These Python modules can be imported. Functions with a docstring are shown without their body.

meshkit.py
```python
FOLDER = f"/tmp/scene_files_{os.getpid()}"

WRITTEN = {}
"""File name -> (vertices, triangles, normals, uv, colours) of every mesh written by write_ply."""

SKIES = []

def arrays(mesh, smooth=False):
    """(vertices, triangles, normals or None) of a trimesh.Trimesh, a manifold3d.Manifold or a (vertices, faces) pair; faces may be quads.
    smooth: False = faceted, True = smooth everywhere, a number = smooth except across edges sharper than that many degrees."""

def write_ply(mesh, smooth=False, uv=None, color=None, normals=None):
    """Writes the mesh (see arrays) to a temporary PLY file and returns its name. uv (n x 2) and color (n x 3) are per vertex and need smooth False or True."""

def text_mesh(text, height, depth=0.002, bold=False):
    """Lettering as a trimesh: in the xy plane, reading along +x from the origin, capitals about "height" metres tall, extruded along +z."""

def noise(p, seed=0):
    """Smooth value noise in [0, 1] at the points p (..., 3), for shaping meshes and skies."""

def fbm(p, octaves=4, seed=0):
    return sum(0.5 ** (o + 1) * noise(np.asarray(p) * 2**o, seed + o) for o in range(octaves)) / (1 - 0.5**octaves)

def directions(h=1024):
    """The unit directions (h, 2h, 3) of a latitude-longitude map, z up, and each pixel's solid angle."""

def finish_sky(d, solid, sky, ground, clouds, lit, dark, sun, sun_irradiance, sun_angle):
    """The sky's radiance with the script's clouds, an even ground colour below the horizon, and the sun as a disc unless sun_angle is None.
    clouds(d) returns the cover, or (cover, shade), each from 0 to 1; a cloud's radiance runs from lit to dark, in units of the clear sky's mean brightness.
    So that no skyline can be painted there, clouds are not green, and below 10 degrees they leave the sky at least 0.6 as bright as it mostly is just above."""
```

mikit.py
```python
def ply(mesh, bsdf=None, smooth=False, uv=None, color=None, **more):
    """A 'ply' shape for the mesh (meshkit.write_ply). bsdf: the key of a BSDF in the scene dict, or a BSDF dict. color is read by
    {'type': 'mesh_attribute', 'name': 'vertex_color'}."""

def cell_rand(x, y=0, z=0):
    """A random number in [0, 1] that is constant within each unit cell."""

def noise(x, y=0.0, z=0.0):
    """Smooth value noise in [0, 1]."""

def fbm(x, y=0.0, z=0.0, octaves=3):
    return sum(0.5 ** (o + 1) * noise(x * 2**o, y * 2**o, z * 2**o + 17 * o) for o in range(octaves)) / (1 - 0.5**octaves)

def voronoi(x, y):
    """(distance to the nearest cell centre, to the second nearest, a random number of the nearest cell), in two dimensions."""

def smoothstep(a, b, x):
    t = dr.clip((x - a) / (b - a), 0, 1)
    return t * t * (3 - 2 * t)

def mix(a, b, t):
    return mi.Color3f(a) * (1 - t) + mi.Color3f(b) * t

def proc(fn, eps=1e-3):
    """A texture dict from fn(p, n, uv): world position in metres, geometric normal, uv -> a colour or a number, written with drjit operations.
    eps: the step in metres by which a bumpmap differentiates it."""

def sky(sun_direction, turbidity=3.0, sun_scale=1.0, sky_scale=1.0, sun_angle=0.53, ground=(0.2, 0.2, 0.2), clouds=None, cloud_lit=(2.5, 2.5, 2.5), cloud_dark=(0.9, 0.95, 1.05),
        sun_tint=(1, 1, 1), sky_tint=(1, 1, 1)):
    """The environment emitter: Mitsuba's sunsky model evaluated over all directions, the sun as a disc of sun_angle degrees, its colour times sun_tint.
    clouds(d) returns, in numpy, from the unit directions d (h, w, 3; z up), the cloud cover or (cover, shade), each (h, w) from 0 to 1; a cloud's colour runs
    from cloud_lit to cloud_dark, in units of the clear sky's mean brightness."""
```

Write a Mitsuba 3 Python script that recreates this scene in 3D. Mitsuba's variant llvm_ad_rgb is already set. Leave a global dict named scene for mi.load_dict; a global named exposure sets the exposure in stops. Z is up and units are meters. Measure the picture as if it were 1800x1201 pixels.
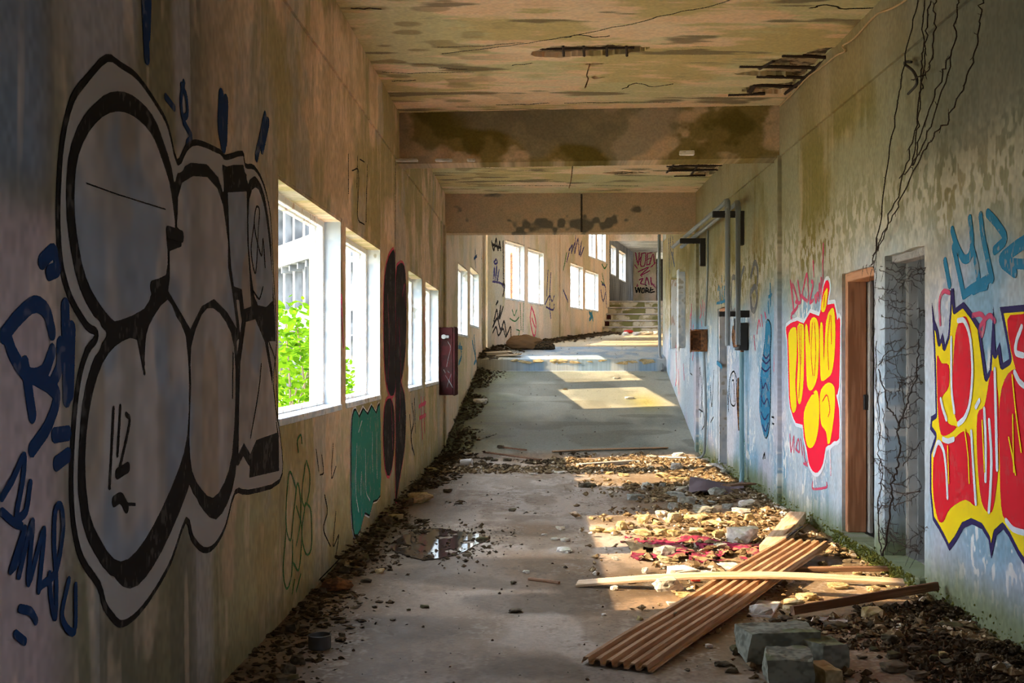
import math, random
import numpy as np, trimesh, mitsuba as mi, mikit, meshkit
import drjit as dr
from mikit import noise, fbm, smoothstep, mix, proc
from shapely.geometry import Polygon, LineString, Point, box as sbox
from shapely.ops import unary_union
from shapely import affinity
T = mi.ScalarTransform4f
rng = np.random.default_rng(7)
scene, labels = {}, {}

# ---------------------------------------------------------------- camera, sky, exposure
F, CX, CY, EYE = 2000.0, 945.0, 628.0, 1.5
scene['camera'] = {'type': 'perspective', 'fov': math.degrees(2*math.atan(900/F)), 'fov_axis': 'x', 
    'principal_point_offset_x': -(CX-900)/1800, 'principal_point_offset_y': -(CY-600.5)/1201,
    'to_world': T().look_at(origin=[0, 0, EYE], target=[0, 1, EYE], up=[0, 0, 1])}
def clouds(d):
    n = meshkit.fbm(d*3.0 + 5, 4, seed=3)
    return np.clip(0.75 + 0.6*(n-0.5), 0, 1), np.clip(0.25 + 0.7*(n-0.5), 0, 1)
scene['sky'] = mikit.sky((-1.0, -0.15, 0.60), turbidity=3.5, sun_scale=0.27, sky_scale=1.0, sun_angle=0.7, ground=(0.42, 0.40, 0.35), clouds=clouds,
    cloud_lit=(3.3, 3.75, 4.3), cloud_dark=(1.8, 2.1, 2.5), sun_tint=(1.0, 0.92, 0.80))
exposure = 5.15

# ---------------------------------------------------------------- helpers
used = set()
def uniq(key):
    if key not in used and key not in scene:
        used.add(key); return key
    i = 1
    while f'{key}_{i:03d}' in used or f'{key}_{i:03d}' in scene: i += 1
    k = f'{key}_{i:03d}'; used.add(k); return k
def lab(key, label=None, cat=None, group=None, kind=None):
    d = {}
    if label: d['label'] = label
    if cat: d['category'] = cat
    if group: d['group'] = group
    if kind: d['kind'] = kind
    labels[key] = d
    return key
def add(key, mesh, bsdf, label=None, cat=None, group=None, kind=None, smooth=False, **more):
    key = uniq(key)
    if isinstance(mesh, list): mesh = trimesh.util.concatenate(mesh)
    scene[key] = mikit.ply(mesh, bsdf, smooth=smooth, **more)
    if label or cat or group or kind: lab(key, label, cat, group, kind)
    return key
def put(key, shape, to_world, bsdf=None, label=None, cat=None, group=None, kind=None):
    key = uniq(key)
    s = dict(shape); s['to_world'] = to_world
    if bsdf: s['bsdf'] = {'type': 'ref', 'id': bsdf}
    scene[key] = s
    if label or cat or group or kind: lab(key, label, cat, group, kind)
    return key
def tm(v, f): return trimesh.Trimesh(np.asarray(v, float), np.asarray(f), process=False)
def bx(x0, x1, y0, y1, z0, z1, bev=0.0):
    if bev <= 0:
        m = trimesh.creation.box([abs(x1-x0), abs(y1-y0), abs(z1-z0)])
    else:
        a, b, c = abs(x1-x0)/2, abs(y1-y0)/2, abs(z1-z0)/2
        bev = min(bev, a*.9, b*.9, c*.9)
        p = [(sx*(a-(i != 0)*bev), sy*(b-(i != 1)*bev), sz*(c-(i != 2)*bev)) for sx in (-1, 1) for sy in (-1, 1) for sz in (-1, 1) for i in range(3)]
        m = trimesh.convex.convex_hull(np.array(p))
    m.apply_translation([(x0+x1)/2, (y0+y1)/2, (z0+z1)/2])
    return m
def tube(pts, r, sides=6):
    p = np.asarray(pts, float); n = len(p)
    r = np.broadcast_to(r, (n,))
    t = np.gradient(p, axis=0); t /= np.linalg.norm(t, axis=1, keepdims=True)+1e-12
    a = np.cross(t, [0.31, 0.17, 0.93]); 
    bad = np.linalg.norm(a, axis=1) < .1
    a[bad] = np.cross(t[bad], [1, 0, 0])
    a /= np.linalg.norm(a, axis=1, keepdims=True); b = np.cross(t, a)
    an = np.arange(sides)*2*np.pi/sides
    v = p[:, None]+r[:, None, None]*(np.cos(an)[None, :, None]*a[:, None]+np.sin(an)[None, :, None]*b[:, None])
    v = np.vstack([v.reshape(-1, 3), p[:1], p[-1:]])
    f = []
    for i in range(n-1):
        for j in range(sides):
            k = (j+1) % sides
            f += [(i*sides+j, i*sides+k, (i+1)*sides+k), (i*sides+j, (i+1)*sides+k, (i+1)*sides+j)]
    for j in range(sides):
        k = (j+1) % sides
        f += [(n*sides, k, j), (n*sides+1, (n-1)*sides+j, (n-1)*sides+k)]
    return tm(v, f)
def spline(pts, per=6, closed=False):
    p = np.asarray(pts, float)
    if len(p) < 3 and not closed:
        return np.linspace(p[0], p[-1], per+1)
    q = np.vstack([p[-1:], p, p[:2]]) if closed else np.vstack([2*p[0]-p[1], p, 2*p[-1]-p[-2]])
    out = []
    for i in range(1, len(q)-2):
        a, b, c, d = q[i-1:i+3]
        for t in np.arange(per)/per:
            out.append(.5*((2*b)+(-a+c)*t+(2*a-5*b+4*c-d)*t*t+(-a+3*b-3*c+d)*t**3))
    if not closed: out.append(p[-1])
    return np.array(out)
def polys(g):
    if g.is_empty: return []
    if g.geom_type == 'Polygon': return [g]
    return [q for q in getattr(g, 'geoms', []) if q.geom_type == 'Polygon' and q.area > 1e-7]
def extrude(g, h):
    ms = [trimesh.creation.extrude_polygon(q, h, engine='earcut') for q in polys(g)]
    return trimesh.util.concatenate(ms)
def ray(px, py): return np.array([(px-CX)/F, 1.0, (CY-py)/F])

class Wall:
    """A vertical wall over the line P0 -> P1 (its face towards the corridor); u runs along it, v is the height z, w runs outwards from the corridor."""
    def __init__(s, P0, P1, out):
        s.P0 = np.array(P0, float); s.P1 = np.array(P1, float)
        s.L = np.linalg.norm(s.P1-s.P0); s.d = (s.P1-s.P0)/s.L
        n = np.array([s.d[1], -s.d[0]])
        s.n = n if np.dot(n, out) > 0 else -n
    def hit(s, px, py):
        r = ray(px, py)
        k = np.dot(s.P0, s.n)/np.dot(r[:2], s.n)
        return float(np.dot(r[:2]*k-s.P0, s.d)), float(EYE+r[2]*k)
    def hits(s, pts): return [s.hit(*p) for p in pts]
    def world(s, m):
        """Takes a mesh in (u, v, w) to the world."""
        M = np.zeros((4, 4)); M[3, 3] = 1
        M[:2, 0] = s.d; M[2, 1] = 1; M[:2, 2] = s.n; M[:2, 3] = s.P0
        m = m.copy(); m.apply_transform(M)
        if np.linalg.det(M[:3, :3]) < 0: m.invert()
        return m
    def pt(s, u, v, w=0.0):
        q = s.P0+s.d*u+s.n*w
        return [q[0], q[1], v]
    def slab(s, poly, w0, w1):
        m = extrude(poly, abs(w1-w0)); m.apply_translation([0, 0, min(w0, w1)]); return s.world(m)
    def box(s, u0, u1, v0, v1, w0, w1, bev=0): return s.world(bx(u0, u1, v0, v1, w0, w1, bev))

def ragged(u0, u1, v0, v1, amp, seed, step=0.05):
    """A rectangle with a broken outline."""
    if amp <= 0: return sbox(u0, v0, u1, v1)
    c = np.array([(u0, v0), (u1, v0), (u1, v1), (u0, v1), (u0, v0)], float); pts = []
    for a, b in zip(c[:-1], c[1:]):
        n = max(2, int(np.linalg.norm(b-a)/step))
        for t in np.arange(n)/n: pts.append(a+(b-a)*t)
    pts = np.array(pts); g = np.random.default_rng(seed)
    pts += (g.random(pts.shape)-.5)*2*amp
    return Polygon(pts).buffer(0)
def clump_poly(c, rx, ry, seed, n=26, amp=.3):
    g = np.random.default_rng(seed); a = np.arange(n)/n*2*np.pi
    k = 1+amp*(g.random(n)-.5)*2
    return Polygon(np.c_[c[0]+rx*k*np.cos(a), c[1]+ry*k*np.sin(a)]).buffer(0)

# ---------------------------------------------------------------- materials
def rough(key, fn, r=0.9, spec=0.3, bump=None, bscale=1.0):
    b = {'type': 'principled', 'base_color': proc(fn) if callable(fn) else {'type': 'rgb', 'value': list(fn)}, 'roughness': r, 'specular': spec}
    if bump: b = {'type': 'bumpmap', 'arbitrary': proc(bump, 3e-3), 'scale': bscale, 'bsdf': b}
    scene[key] = {'type': 'twosided', 'bsdf': b}
    return key
def plain(key, c, r=0.6, metallic=0.0, spec=0.5):
    scene[key] = {'type': 'twosided', 'bsdf': {'type': 'principled', 'base_color': {'type': 'rgb', 'value': list(c)}, 'roughness': r, 'metallic': metallic, 'specular': spec}}
    return key
def C(*c): return mi.Color3f(*c)
def gz(x, c, w): return dr.exp(-dr.square((x-c)/w))

def wall_left_col(p, n, uv):
    y, z = p.y+.10*noise(p.z*1.3, p.y*.7, 90.), p.z
    st = noise(y*5, z*0.7, 1.0)*.65 + noise(y*15, z*1.6, 5.0)*.35          # vertical runs
    bl = fbm(y*1.3, z*1.1, 3.0, 4)
    fine = noise(y*40, z*30, p.x*40)
    iso = noise(p.y*4.5, z*4, 51.)*.5+noise(p.y*13, z*12, 52.)*.3+st*.2
    c = mix(C(.56, .42, .275), C(.74, .56, .41), smoothstep(.32, .66, iso))
    ol = smoothstep(.44, .60, bl+.22*(iso-.5)+.10*(st-.5)+.05*smoothstep(2.4, 3.6, z)+.10*smoothstep(1.2, .2, z))
    c = mix(c, C(.29, .26, .10), ol*.72)
    c = mix(c, C(.37, .35, .20), smoothstep(1.25, 1.05, z)*smoothstep(.36, .56, iso)*.6)
    gr = smoothstep(.56, .68, noise(y*2.1, z*.8, 9.0)*.6+iso*.4)
    c = mix(c, C(.38, .36, .32), gr*.6)
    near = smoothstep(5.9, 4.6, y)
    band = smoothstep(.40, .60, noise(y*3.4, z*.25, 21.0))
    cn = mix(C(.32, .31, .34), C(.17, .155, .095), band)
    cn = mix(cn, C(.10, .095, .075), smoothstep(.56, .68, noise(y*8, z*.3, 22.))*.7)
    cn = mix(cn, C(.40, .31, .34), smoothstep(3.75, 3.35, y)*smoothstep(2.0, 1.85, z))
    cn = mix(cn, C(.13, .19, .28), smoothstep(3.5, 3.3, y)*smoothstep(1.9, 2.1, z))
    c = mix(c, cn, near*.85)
    c = mix(c, C(.46, .36, .28), smoothstep(17.4, 18.2, y)*.6)
    run = smoothstep(.58, .74, noise(y*6.5, z*.4, 61.)*.6+noise(y*19, z*1.3, 62.)*.4)*smoothstep(.40, .60, noise(y*.8, z*.8, 63.))
    c = mix(c, C(.17, .145, .075), run*.35*smoothstep(.35, .65, iso))
    pale = smoothstep(.58, .70, noise(y*5.5, z*.9, 71.)*.6+noise(y*17, z*2.2, 72.)*.4)
    c = mix(c, C(.72, .55, .42), pale*.35*smoothstep(.35, .6, iso))
    c = mix(c, C(.10, .10, .045), smoothstep(.35, .02, z+.25*(bl-.5))*smoothstep(18., 17., y)*.6)
    return c*(.86+.28*fine)
def wall_far_col(p, n, uv):
    y, z = p.y, p.z
    s = p.y+p.x*1.7
    st = noise(s*8, z*.6, 1.0)*.6+noise(s*22, z*1.0, 5.0)*.4
    bl = fbm(s*1.0, z*1.0, 3.0, 4)
    c = mix(C(.64, .50, .38), C(.78, .66, .54), st)
    c = mix(c, C(.42, .39, .20), smoothstep(.50, .66, bl+.2*(st-.5))*.55)
    c = mix(c, C(.55, .53, .48), smoothstep(.55, .7, noise(s*2.3, z*.5, 9.0))*.5)
    return c*(.9+.2*noise(s*40, z*30, 0))
def wall_right_col(p, n, uv):
    y, z = p.y, p.z
    st = noise(y*7+noise(z*2, y, 9.), z*.8, 1.0)*.5+noise(y*20, z*1.8, 5.0)*.5
    bl = fbm(y*1.1, z*1.1, 13.0, 4)
    fl = noise(y*17, z*11, 2.0)*.6+noise(y*40, z*26, 2.0)*.4
    up = mix(C(.32, .30, .185), C(.46, .35, .19), smoothstep(.45, .65, bl))
    up = mix(up, C(.20, .165, .04), smoothstep(.42, .66, bl*.5+st*.2+fbm(y*2.5, z*2.0, 19., 3)*.3+.05*smoothstep(2.9, 3.4, z))*.9)
    up = mix(up, C(.38, .29, .17), smoothstep(3.3, 3.8, z)*.55)
    lo = mix(C(.23, .38, .49), C(.47, .53, .58), smoothstep(.38, .62, bl+.3*(st-.5)))
    lo = mix(lo, C(.80, .79, .75), smoothstep(.58, .68, fl)*smoothstep(.40, .6, noise(y*1.6, z*1.6, 31.))*.85)
    up = mix(up, C(.15, .165, .15), smoothstep(8.6, 6.4, y+.8*(bl-.5))*smoothstep(2.3, 2.9, z+.5*(bl-.5))*.8)  # mould darkening, with corner vignette also put into the near wall colour
    k = smoothstep(2.35, 1.75, z+.7*(bl-.5))
    c = mix(up, lo, k)
    c = mix(c, C(.60, .55, .45), gz(z+.5*(bl-.5), 2.45, .28)*smoothstep(.40, .56, fl)*.75)
    c = mix(c, C(.66, .69, .70), gz(y, 8.1, 1.2)*smoothstep(2.6, 2.2, z+.3*(bl-.5))*.45)
    pk = smoothstep(.5, .7, noise(y*1.3, z*.9, 77.))*k
    c = mix(c, C(.56, .46, .50), pk*.45)
    ms = smoothstep(.36, .05, z+.3*(bl-.5)+.12*(st-.5))*smoothstep(18., 17., y)
    c = mix(c, C(.16, .18, .05), ms*.85)
    return c*(.88+.24*noise(y*50, z*40, 0.))
def ceil_col(p, n, uv):
    x, y = p.x, p.y
    st = noise(x*2.2, y*9, 1.0)*.55+noise(x*6, y*26, 5.0)*.45
    bl = fbm(x*1.0, y*1.8, 3.0, 4)
    c = mix(C(.76, .52, .32), C(.82, .64, .44), st)
    c = mix(c, C(.46, .38, .14), smoothstep(.44, .60, bl+.35*(st-.5))*.75)
    c = mix(c, C(.56, .54, .32), smoothstep(.48, .60, noise(x*.9, y*1.1, 41.)*.7+st*.3)*.55)
    c = mix(c, C(.17, .125, .07), smoothstep(.66, .76, noise(x*1.6, y*5.5, 17.)*.65+st*.35)*.8)
    c = mix(c, C(.20, .13, .04), smoothstep(.62, .74, noise(x*4, y*8, 23.))*smoothstep(.3, -1.2, x)*.6)
    return c*(.9+.2*noise(x*50, y*60, 0))
def beam_col(p, n, uv):
    x, z = p.x, p.z
    bl = fbm(x*1.5, z*2.2, p.y*.05, 4)
    b2 = noise(x*3.2, z*4.5, 8.0)*.6+noise(x*11, z*13, 8.0)*.4
    first = smoothstep(14., 13., p.y)
    c = mix(C(.62, .43, .27), C(.54, .41, .27), noise(x*7, z*9, 2.))
    b3 = fbm(x*2.0+7, z*2.6, 4., 5)
    c = mix(c, C(.20, .15, .03), smoothstep(.46, .56, b3+.05*smoothstep(-1.2, 0., x))*first*.85)
    c = mix(c, C(.12, .09, .02), smoothstep(.54, .64, b3*.7+fbm(x*6, z*6, 14., 3)*.3)*first*.8)
    c = mix(c, C(.27, .235, .17), smoothstep(.5, .6, fbm(x*1.2+3, z*1.8, 33., 3)+.06*smoothstep(3.6, 3.9, z))*first*.6)
    c = mix(c, C(.13, .12, .09), smoothstep(.60, .69, bl*.35+b2*.65-.10*smoothstep(3.55, 3.9, z))*(1-first)*.85)
    return c*(.88+.24*noise(x*70, z*70, 0))
def floor_col(p, n, uv):
    x, y = p.x, p.y
    bl = fbm(x*.9, y*.6, 3.0, 4)
    b2 = fbm(x*3.0, y*1.6, 9.0, 3)
    fine = noise(x*45, y*45, 1.)*.5+noise(x*110, y*110, 2.)*.5
    c = mix(C(.30, .20, .12), C(.44, .375, .315), smoothstep(.34, .60, bl+.10*smoothstep(6.5, 10., y)-.05))
    c = mix(c, C(.20, .14, .085), smoothstep(.50, .64, b2)*.6)
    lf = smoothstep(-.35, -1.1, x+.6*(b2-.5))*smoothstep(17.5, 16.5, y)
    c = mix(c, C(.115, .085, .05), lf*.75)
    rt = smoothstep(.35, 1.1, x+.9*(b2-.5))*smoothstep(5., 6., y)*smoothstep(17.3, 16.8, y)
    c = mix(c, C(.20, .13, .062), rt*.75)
    c = mix(c, C(.215, .14, .082), smoothstep(.35, -.9, x+.5*(bl-.5))*smoothstep(9., 6.5, y)*.55)  # dirt brown, with the darkened lower view edge put into the floor colour
    c = mix(c, C(.18, .13, .09), smoothstep(.52, .80, noise(x*4, y*2.5, 5.)*.4+noise(x*20, y*12, 6.)*.3+noise(x*55, y*40, 6.)*.3)*.7)
    c = mix(c, C(.55, .49, .42), smoothstep(.60, .85, noise(x*3+3, y*1.6, 15.)*.4+noise(x*24, y*16, 16.)*.3+noise(x*60, y*50, 16.)*.3)*.4)
    wet = smoothstep(.56, .68, fbm(x*.7+4, y*1.1, 20., 3))*smoothstep(12., 9., y)
    c = c*(1-.45*wet)
    # ramps: grey green, mossy to the left; blue grey paint on the landing
    rc = mix(C(.23, .25, .215), C(.40, .405, .335), smoothstep(.4, .62, bl))
    rc = mix(rc, C(.17, .18, .07), smoothstep(.2, -1.2, x+.8*(b2-.5))*.8)
    rc = mix(rc, C(.33, .31, .09), gz(x, 2.0, .3)*gz(y, 20.8, .7)*.9)
    rc = mix(rc, C(.16, .16, .12), smoothstep(.56, .66, noise(x*1.1, y*3.5, 55.))*.5)
    c = mix(c, rc, smoothstep(17.0, 17.6, y))
    lc = mix(C(.30, .42, .53), C(.48, .53, .55), smoothstep(.42, .62, b2))
    lc = mix(lc, C(.40, .34, .22), smoothstep(.0, -1.0, x))
    c = mix(c, lc, smoothstep(23.7, 23.78, y)*smoothstep(26.6, 26.4, y))
    c = mix(c, C(.42, .36, .24), smoothstep(26.5, 26.7, y))
    return c*(.82+.36*fine)
def floor_bump(p, n, uv): return noise(p.x*14, p.y*14, p.z*14)*.6+noise(p.x*50, p.y*50, p.z*50)*.3
def wall_bump(p, n, uv): return noise(p.x*20, p.y*20, p.z*12)*.6+noise(p.x*70, p.y*70, p.z*60)*.3
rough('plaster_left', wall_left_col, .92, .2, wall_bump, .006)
rough('plaster_far', wall_far_col, .92, .2)
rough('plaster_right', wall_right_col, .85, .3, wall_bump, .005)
rough('plaster_ceiling', ceil_col, .95, .1, wall_bump, .008)
rough('plaster_beam', beam_col, .95, .1)
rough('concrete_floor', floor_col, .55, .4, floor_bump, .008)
def reveal_col(p, n, uv):
    s = p.y+p.x
    k = noise(s*7, p.z*6, 3.)*.6+noise(s*23, p.z*21, 7.)*.4
    c = mix(C(.52, .58, .64), C(.74, .76, .77), smoothstep(.3, .65, k))
    return mix(c, C(.34, .31, .22), smoothstep(.66, .78, k)*.7)
rough('whitewash', reveal_col, .8, .3)
def metal_col(p, n, uv):
    k = noise((p.x+p.y)*13, p.z*5, 3.)*.6+noise((p.x+p.y)*60, p.z*18, 7.)*.4
    return mix(C(.74, .75, .74), C(.42, .20, .09), smoothstep(.62, .78, k)*.6)
rough('frame_paint', metal_col, .5, .5)
def conc_col(p, n, uv):
    k = fbm(p.x*3+p.y*2, p.y*3, p.z*3, 3)
    return mix(C(.34, .33, .30), C(.50, .49, .46), smoothstep(.35, .65, k))
rough('concrete_grey', conc_col, .9, .2)
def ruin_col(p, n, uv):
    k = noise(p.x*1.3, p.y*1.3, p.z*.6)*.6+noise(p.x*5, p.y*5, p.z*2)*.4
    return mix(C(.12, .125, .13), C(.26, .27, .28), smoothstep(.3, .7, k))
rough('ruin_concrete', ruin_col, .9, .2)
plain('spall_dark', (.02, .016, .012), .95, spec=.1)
def spall_col(p, n, uv):
    k = noise(p.x*12, p.y*18, 0.)*.6+noise(p.x*40, p.y*50, 0.)*.4
    return mix(C(.11, .08, .05), C(.42, .31, .20), smoothstep(.3, .7, k))
rough('spall_rough', spall_col, 1.0, .05)
def rust_col(p, n, uv):
    k = noise(p.x*30, p.y*30, p.z*30)*.6+noise(p.x*90, p.y*90, p.z*90)*.4
    return mix(C(.10, .05, .03), C(.30, .13, .05), smoothstep(.35, .7, k))
rough('rust', rust_col, .85, .3)
plain('rebar_dark', (.045, .028, .02), .9)
def maroon_col(p, n, uv):
    k = noise(p.x*18, p.y*18, p.z*10)*.6+noise(p.x*70, p.y*70, p.z*60)*.4
    return mix(C(.055, .012, .012), C(.035, .014, .012), smoothstep(.4, .65, k))
rough('maroon_paint', maroon_col, .85, .15)
plain('chrome', (.30, .29, .27), .5, 1.0)
plain('black_metal', (.025, .023, .022), .55)
plain('pipe_grey', (.22, .25, .26), .4)
plain('pipe_teal', (.20, .36, .40), .45)
plain('cable_cream', (.52, .36, .20), .7)
plain('vine_bark', (.045, .033, .026), .95, spec=.1)
def rock(key, a, b, m):
    def fn(p, n, uv):
        k = noise(p.x*16, p.y*16, p.z*16)*.55+noise(p.x*55, p.y*55, p.z*55)*.45
        c = mix(C(*a), C(*b), smoothstep(.3, .68, k))
        return mix(c, C(*m), smoothstep(.2, .9, n.z)*smoothstep(.5, .66, noise(p.x*9+3, p.y*9, p.z*9))*.6)
    rough(key, fn, .95, .15)
rock('rock_ochre', (.40, .29, .13), (.62, .50, .30), (.33, .27, .07))
rock('rock_pale', (.50, .46, .40), (.74, .70, .62), (.45, .44, .28))
rock('rock_grey', (.25, .25, .21), (.42, .42, .37), (.20, .22, .08))
rock('rock_dark', (.075, .06, .04), (.17, .135, .09), (.10, .10, .035))
def wood(key, a, b, s):
    def fn(p, n, uv):
        g = noise(uv.x*3+.5*noise(uv.x*9, uv.y*9), uv.y*s, 1.)*.6+noise(uv.x*8, uv.y*s*3, 4.)*.4
        return mix(C(*a), C(*b), smoothstep(.3, .7, g))
    rough(key, fn, .75, .3)
wood('wood_pale', (.50, .35, .21), (.68, .52, .36), 60)
wood('wood_brown', (.145, .075, .04), (.27, .15, .085), 60)
wood('wood_panel', (.33, .19, .10), (.50, .32, .19), 50)
wood('wood_door', (.40, .17, .08), (.56, .28, .15), 40)
rock('rock_moss', (.17, .175, .135), (.31, .32, .26), (.17, .20, .08))
wood('wood_grey', (.30, .27, .24), (.44, .41, .37), 60)
def cloth_col(p, n, uv):
    k = noise(p.x*12, p.y*12, p.z*12)*.5+noise(p.x*40, p.y*40, 0.)*.5
    c = mix(C(.36, .035, .085), C(.16, .03, .05), smoothstep(.4, .6, k))
    return mix(c, C(.30, .21, .11), smoothstep(.44, .60, noise(p.x*7, p.y*9, 5.)*.6+noise(p.x*25, p.y*30, 6.)*.4))
rough('cloth_red', cloth_col, .95, .1)
def dirt_col(p, n, uv):
    k = mikit.cell_rand(p.x*35, p.y*35, p.z*35)
    return mix(C(.028, .019, .011), C(.13, .092, .052), k*k)
rough('dirt', dirt_col, .95, .1)
def gravel_col(p, n, uv):
    k = mikit.cell_rand(p.x*30, p.y*30, p.z*30)
    c = mix(C(.13, .082, .038), C(.40, .305, .18), k*k)
    return mix(c, C(.66, .60, .50), smoothstep(.90, .93, mikit.cell_rand(p.x*22, p.y*22+9, p.z*22)))
rough('gravel_mix', gravel_col, .95, .1)
def moss_col(p, n, uv):
    return mix(C(.075, .085, .02), C(.24, .25, .06), noise(p.x*40, p.y*40, p.z*40))
rough('moss', moss_col, 1.0, .05)
scene['water'] = {'type': 'principled', 'base_color': {'type': 'rgb', 'value': [.045, .035, .028]}, 'roughness': .03, 'specular': .9}
plain('paint_white_matt', (.75, .73, .70), .6)
plain('plastic_red', (.60, .04, .03), .5)
plain('can_dark', (.07, .07, .065), .5)
plain('purple_sheet', (.15, .11, .125), .8)
plain('cardboard', (.34, .25, .15), .9)
plain('sack_brown', (.22, .125, .06), .95, spec=.1)
scene['leaf'] = {'type': 'principledthin', 'base_color': proc(lambda p, n, uv: mix(C(.045, .13, .006), C(.17, .33, .012), mikit.cell_rand(p.x*9, p.y*9, p.z*9))), 'roughness': .5, 'diff_trans': 1.1}
plain('bark', (.20, .16, .11), .95)
rough('grass_ground', lambda p, n, uv: mix(C(.24, .23, .13), C(.46, .43, .32), noise(p.x*6, p.y*6, 0.)*.5+noise(p.x*25, p.y*25, 3.)*.5), 1.0, .05)
PAINT = {}
def paint(name, c, wear=.0, r=.75):
    if wear:
        def fn(p, n, uv):
            k = noise(p.y*14+p.x*14, p.z*9, 3.)*.5+noise(p.y*60+p.x*60, p.z*40, 7.)*.5
            return mix(C(*c), C(.42, .37, .32), smoothstep(.60, .78, k)*wear)
        rough('paint_'+name, fn, r, .12)
    else: plain('paint_'+name, c, r, spec=.15)
paint('black', (.008, .008, .009), .10)
def fill_col(p, n, uv):
    y, z = p.y, p.z
    a = noise(y*2.2, z*1.6, 3.)*.6+noise(y*6, z*4, 4.)*.4
    c = mix(C(.31, .275, .25), C(.40, .36, .345), smoothstep(.3, .6, noise(y*5, z*.8, 8.)))
    c = mix(c, C(.22, .26, .32), smoothstep(.50, .62, a)*.8)
    c = mix(c, C(.34, .25, .16), smoothstep(.60, .72, noise(y*3.+9, z*2.2, 5.))*.6)
    return c*(.85+.3*noise(y*16, z*14, 2.))
rough('paint_greyfill', fill_col, .8, .12)
paint('lightgap', (.36, .335, .32), .2, .8)
paint('blue', (.006, .030, .10), .15)
paint('skyblue', (.03, .20, .34), .5)
paint('navy', (.030, .018, .10))
paint('red', (.74, .012, .025), .08)
paint('signal', (.90, .010, .045))
paint('yellow', (.95, .69, .006), .04)
paint('white', (.74, .76, .80))
paint('pink', (.62, .08, .16), .5)
paint('magenta', (.36, .02, .12), .3)
paint('teal', (.03, .235, .185), .3)
paint('green', (.05, .17, .05), .4)
paint('charcoal', (.016, .013, .014), .15)
paint('smoke', (.17, .17, .17), .4)
paint('violet', (.06, .05, .19), .5)
paint('orange', (.50, .28, .03), .4)

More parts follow.
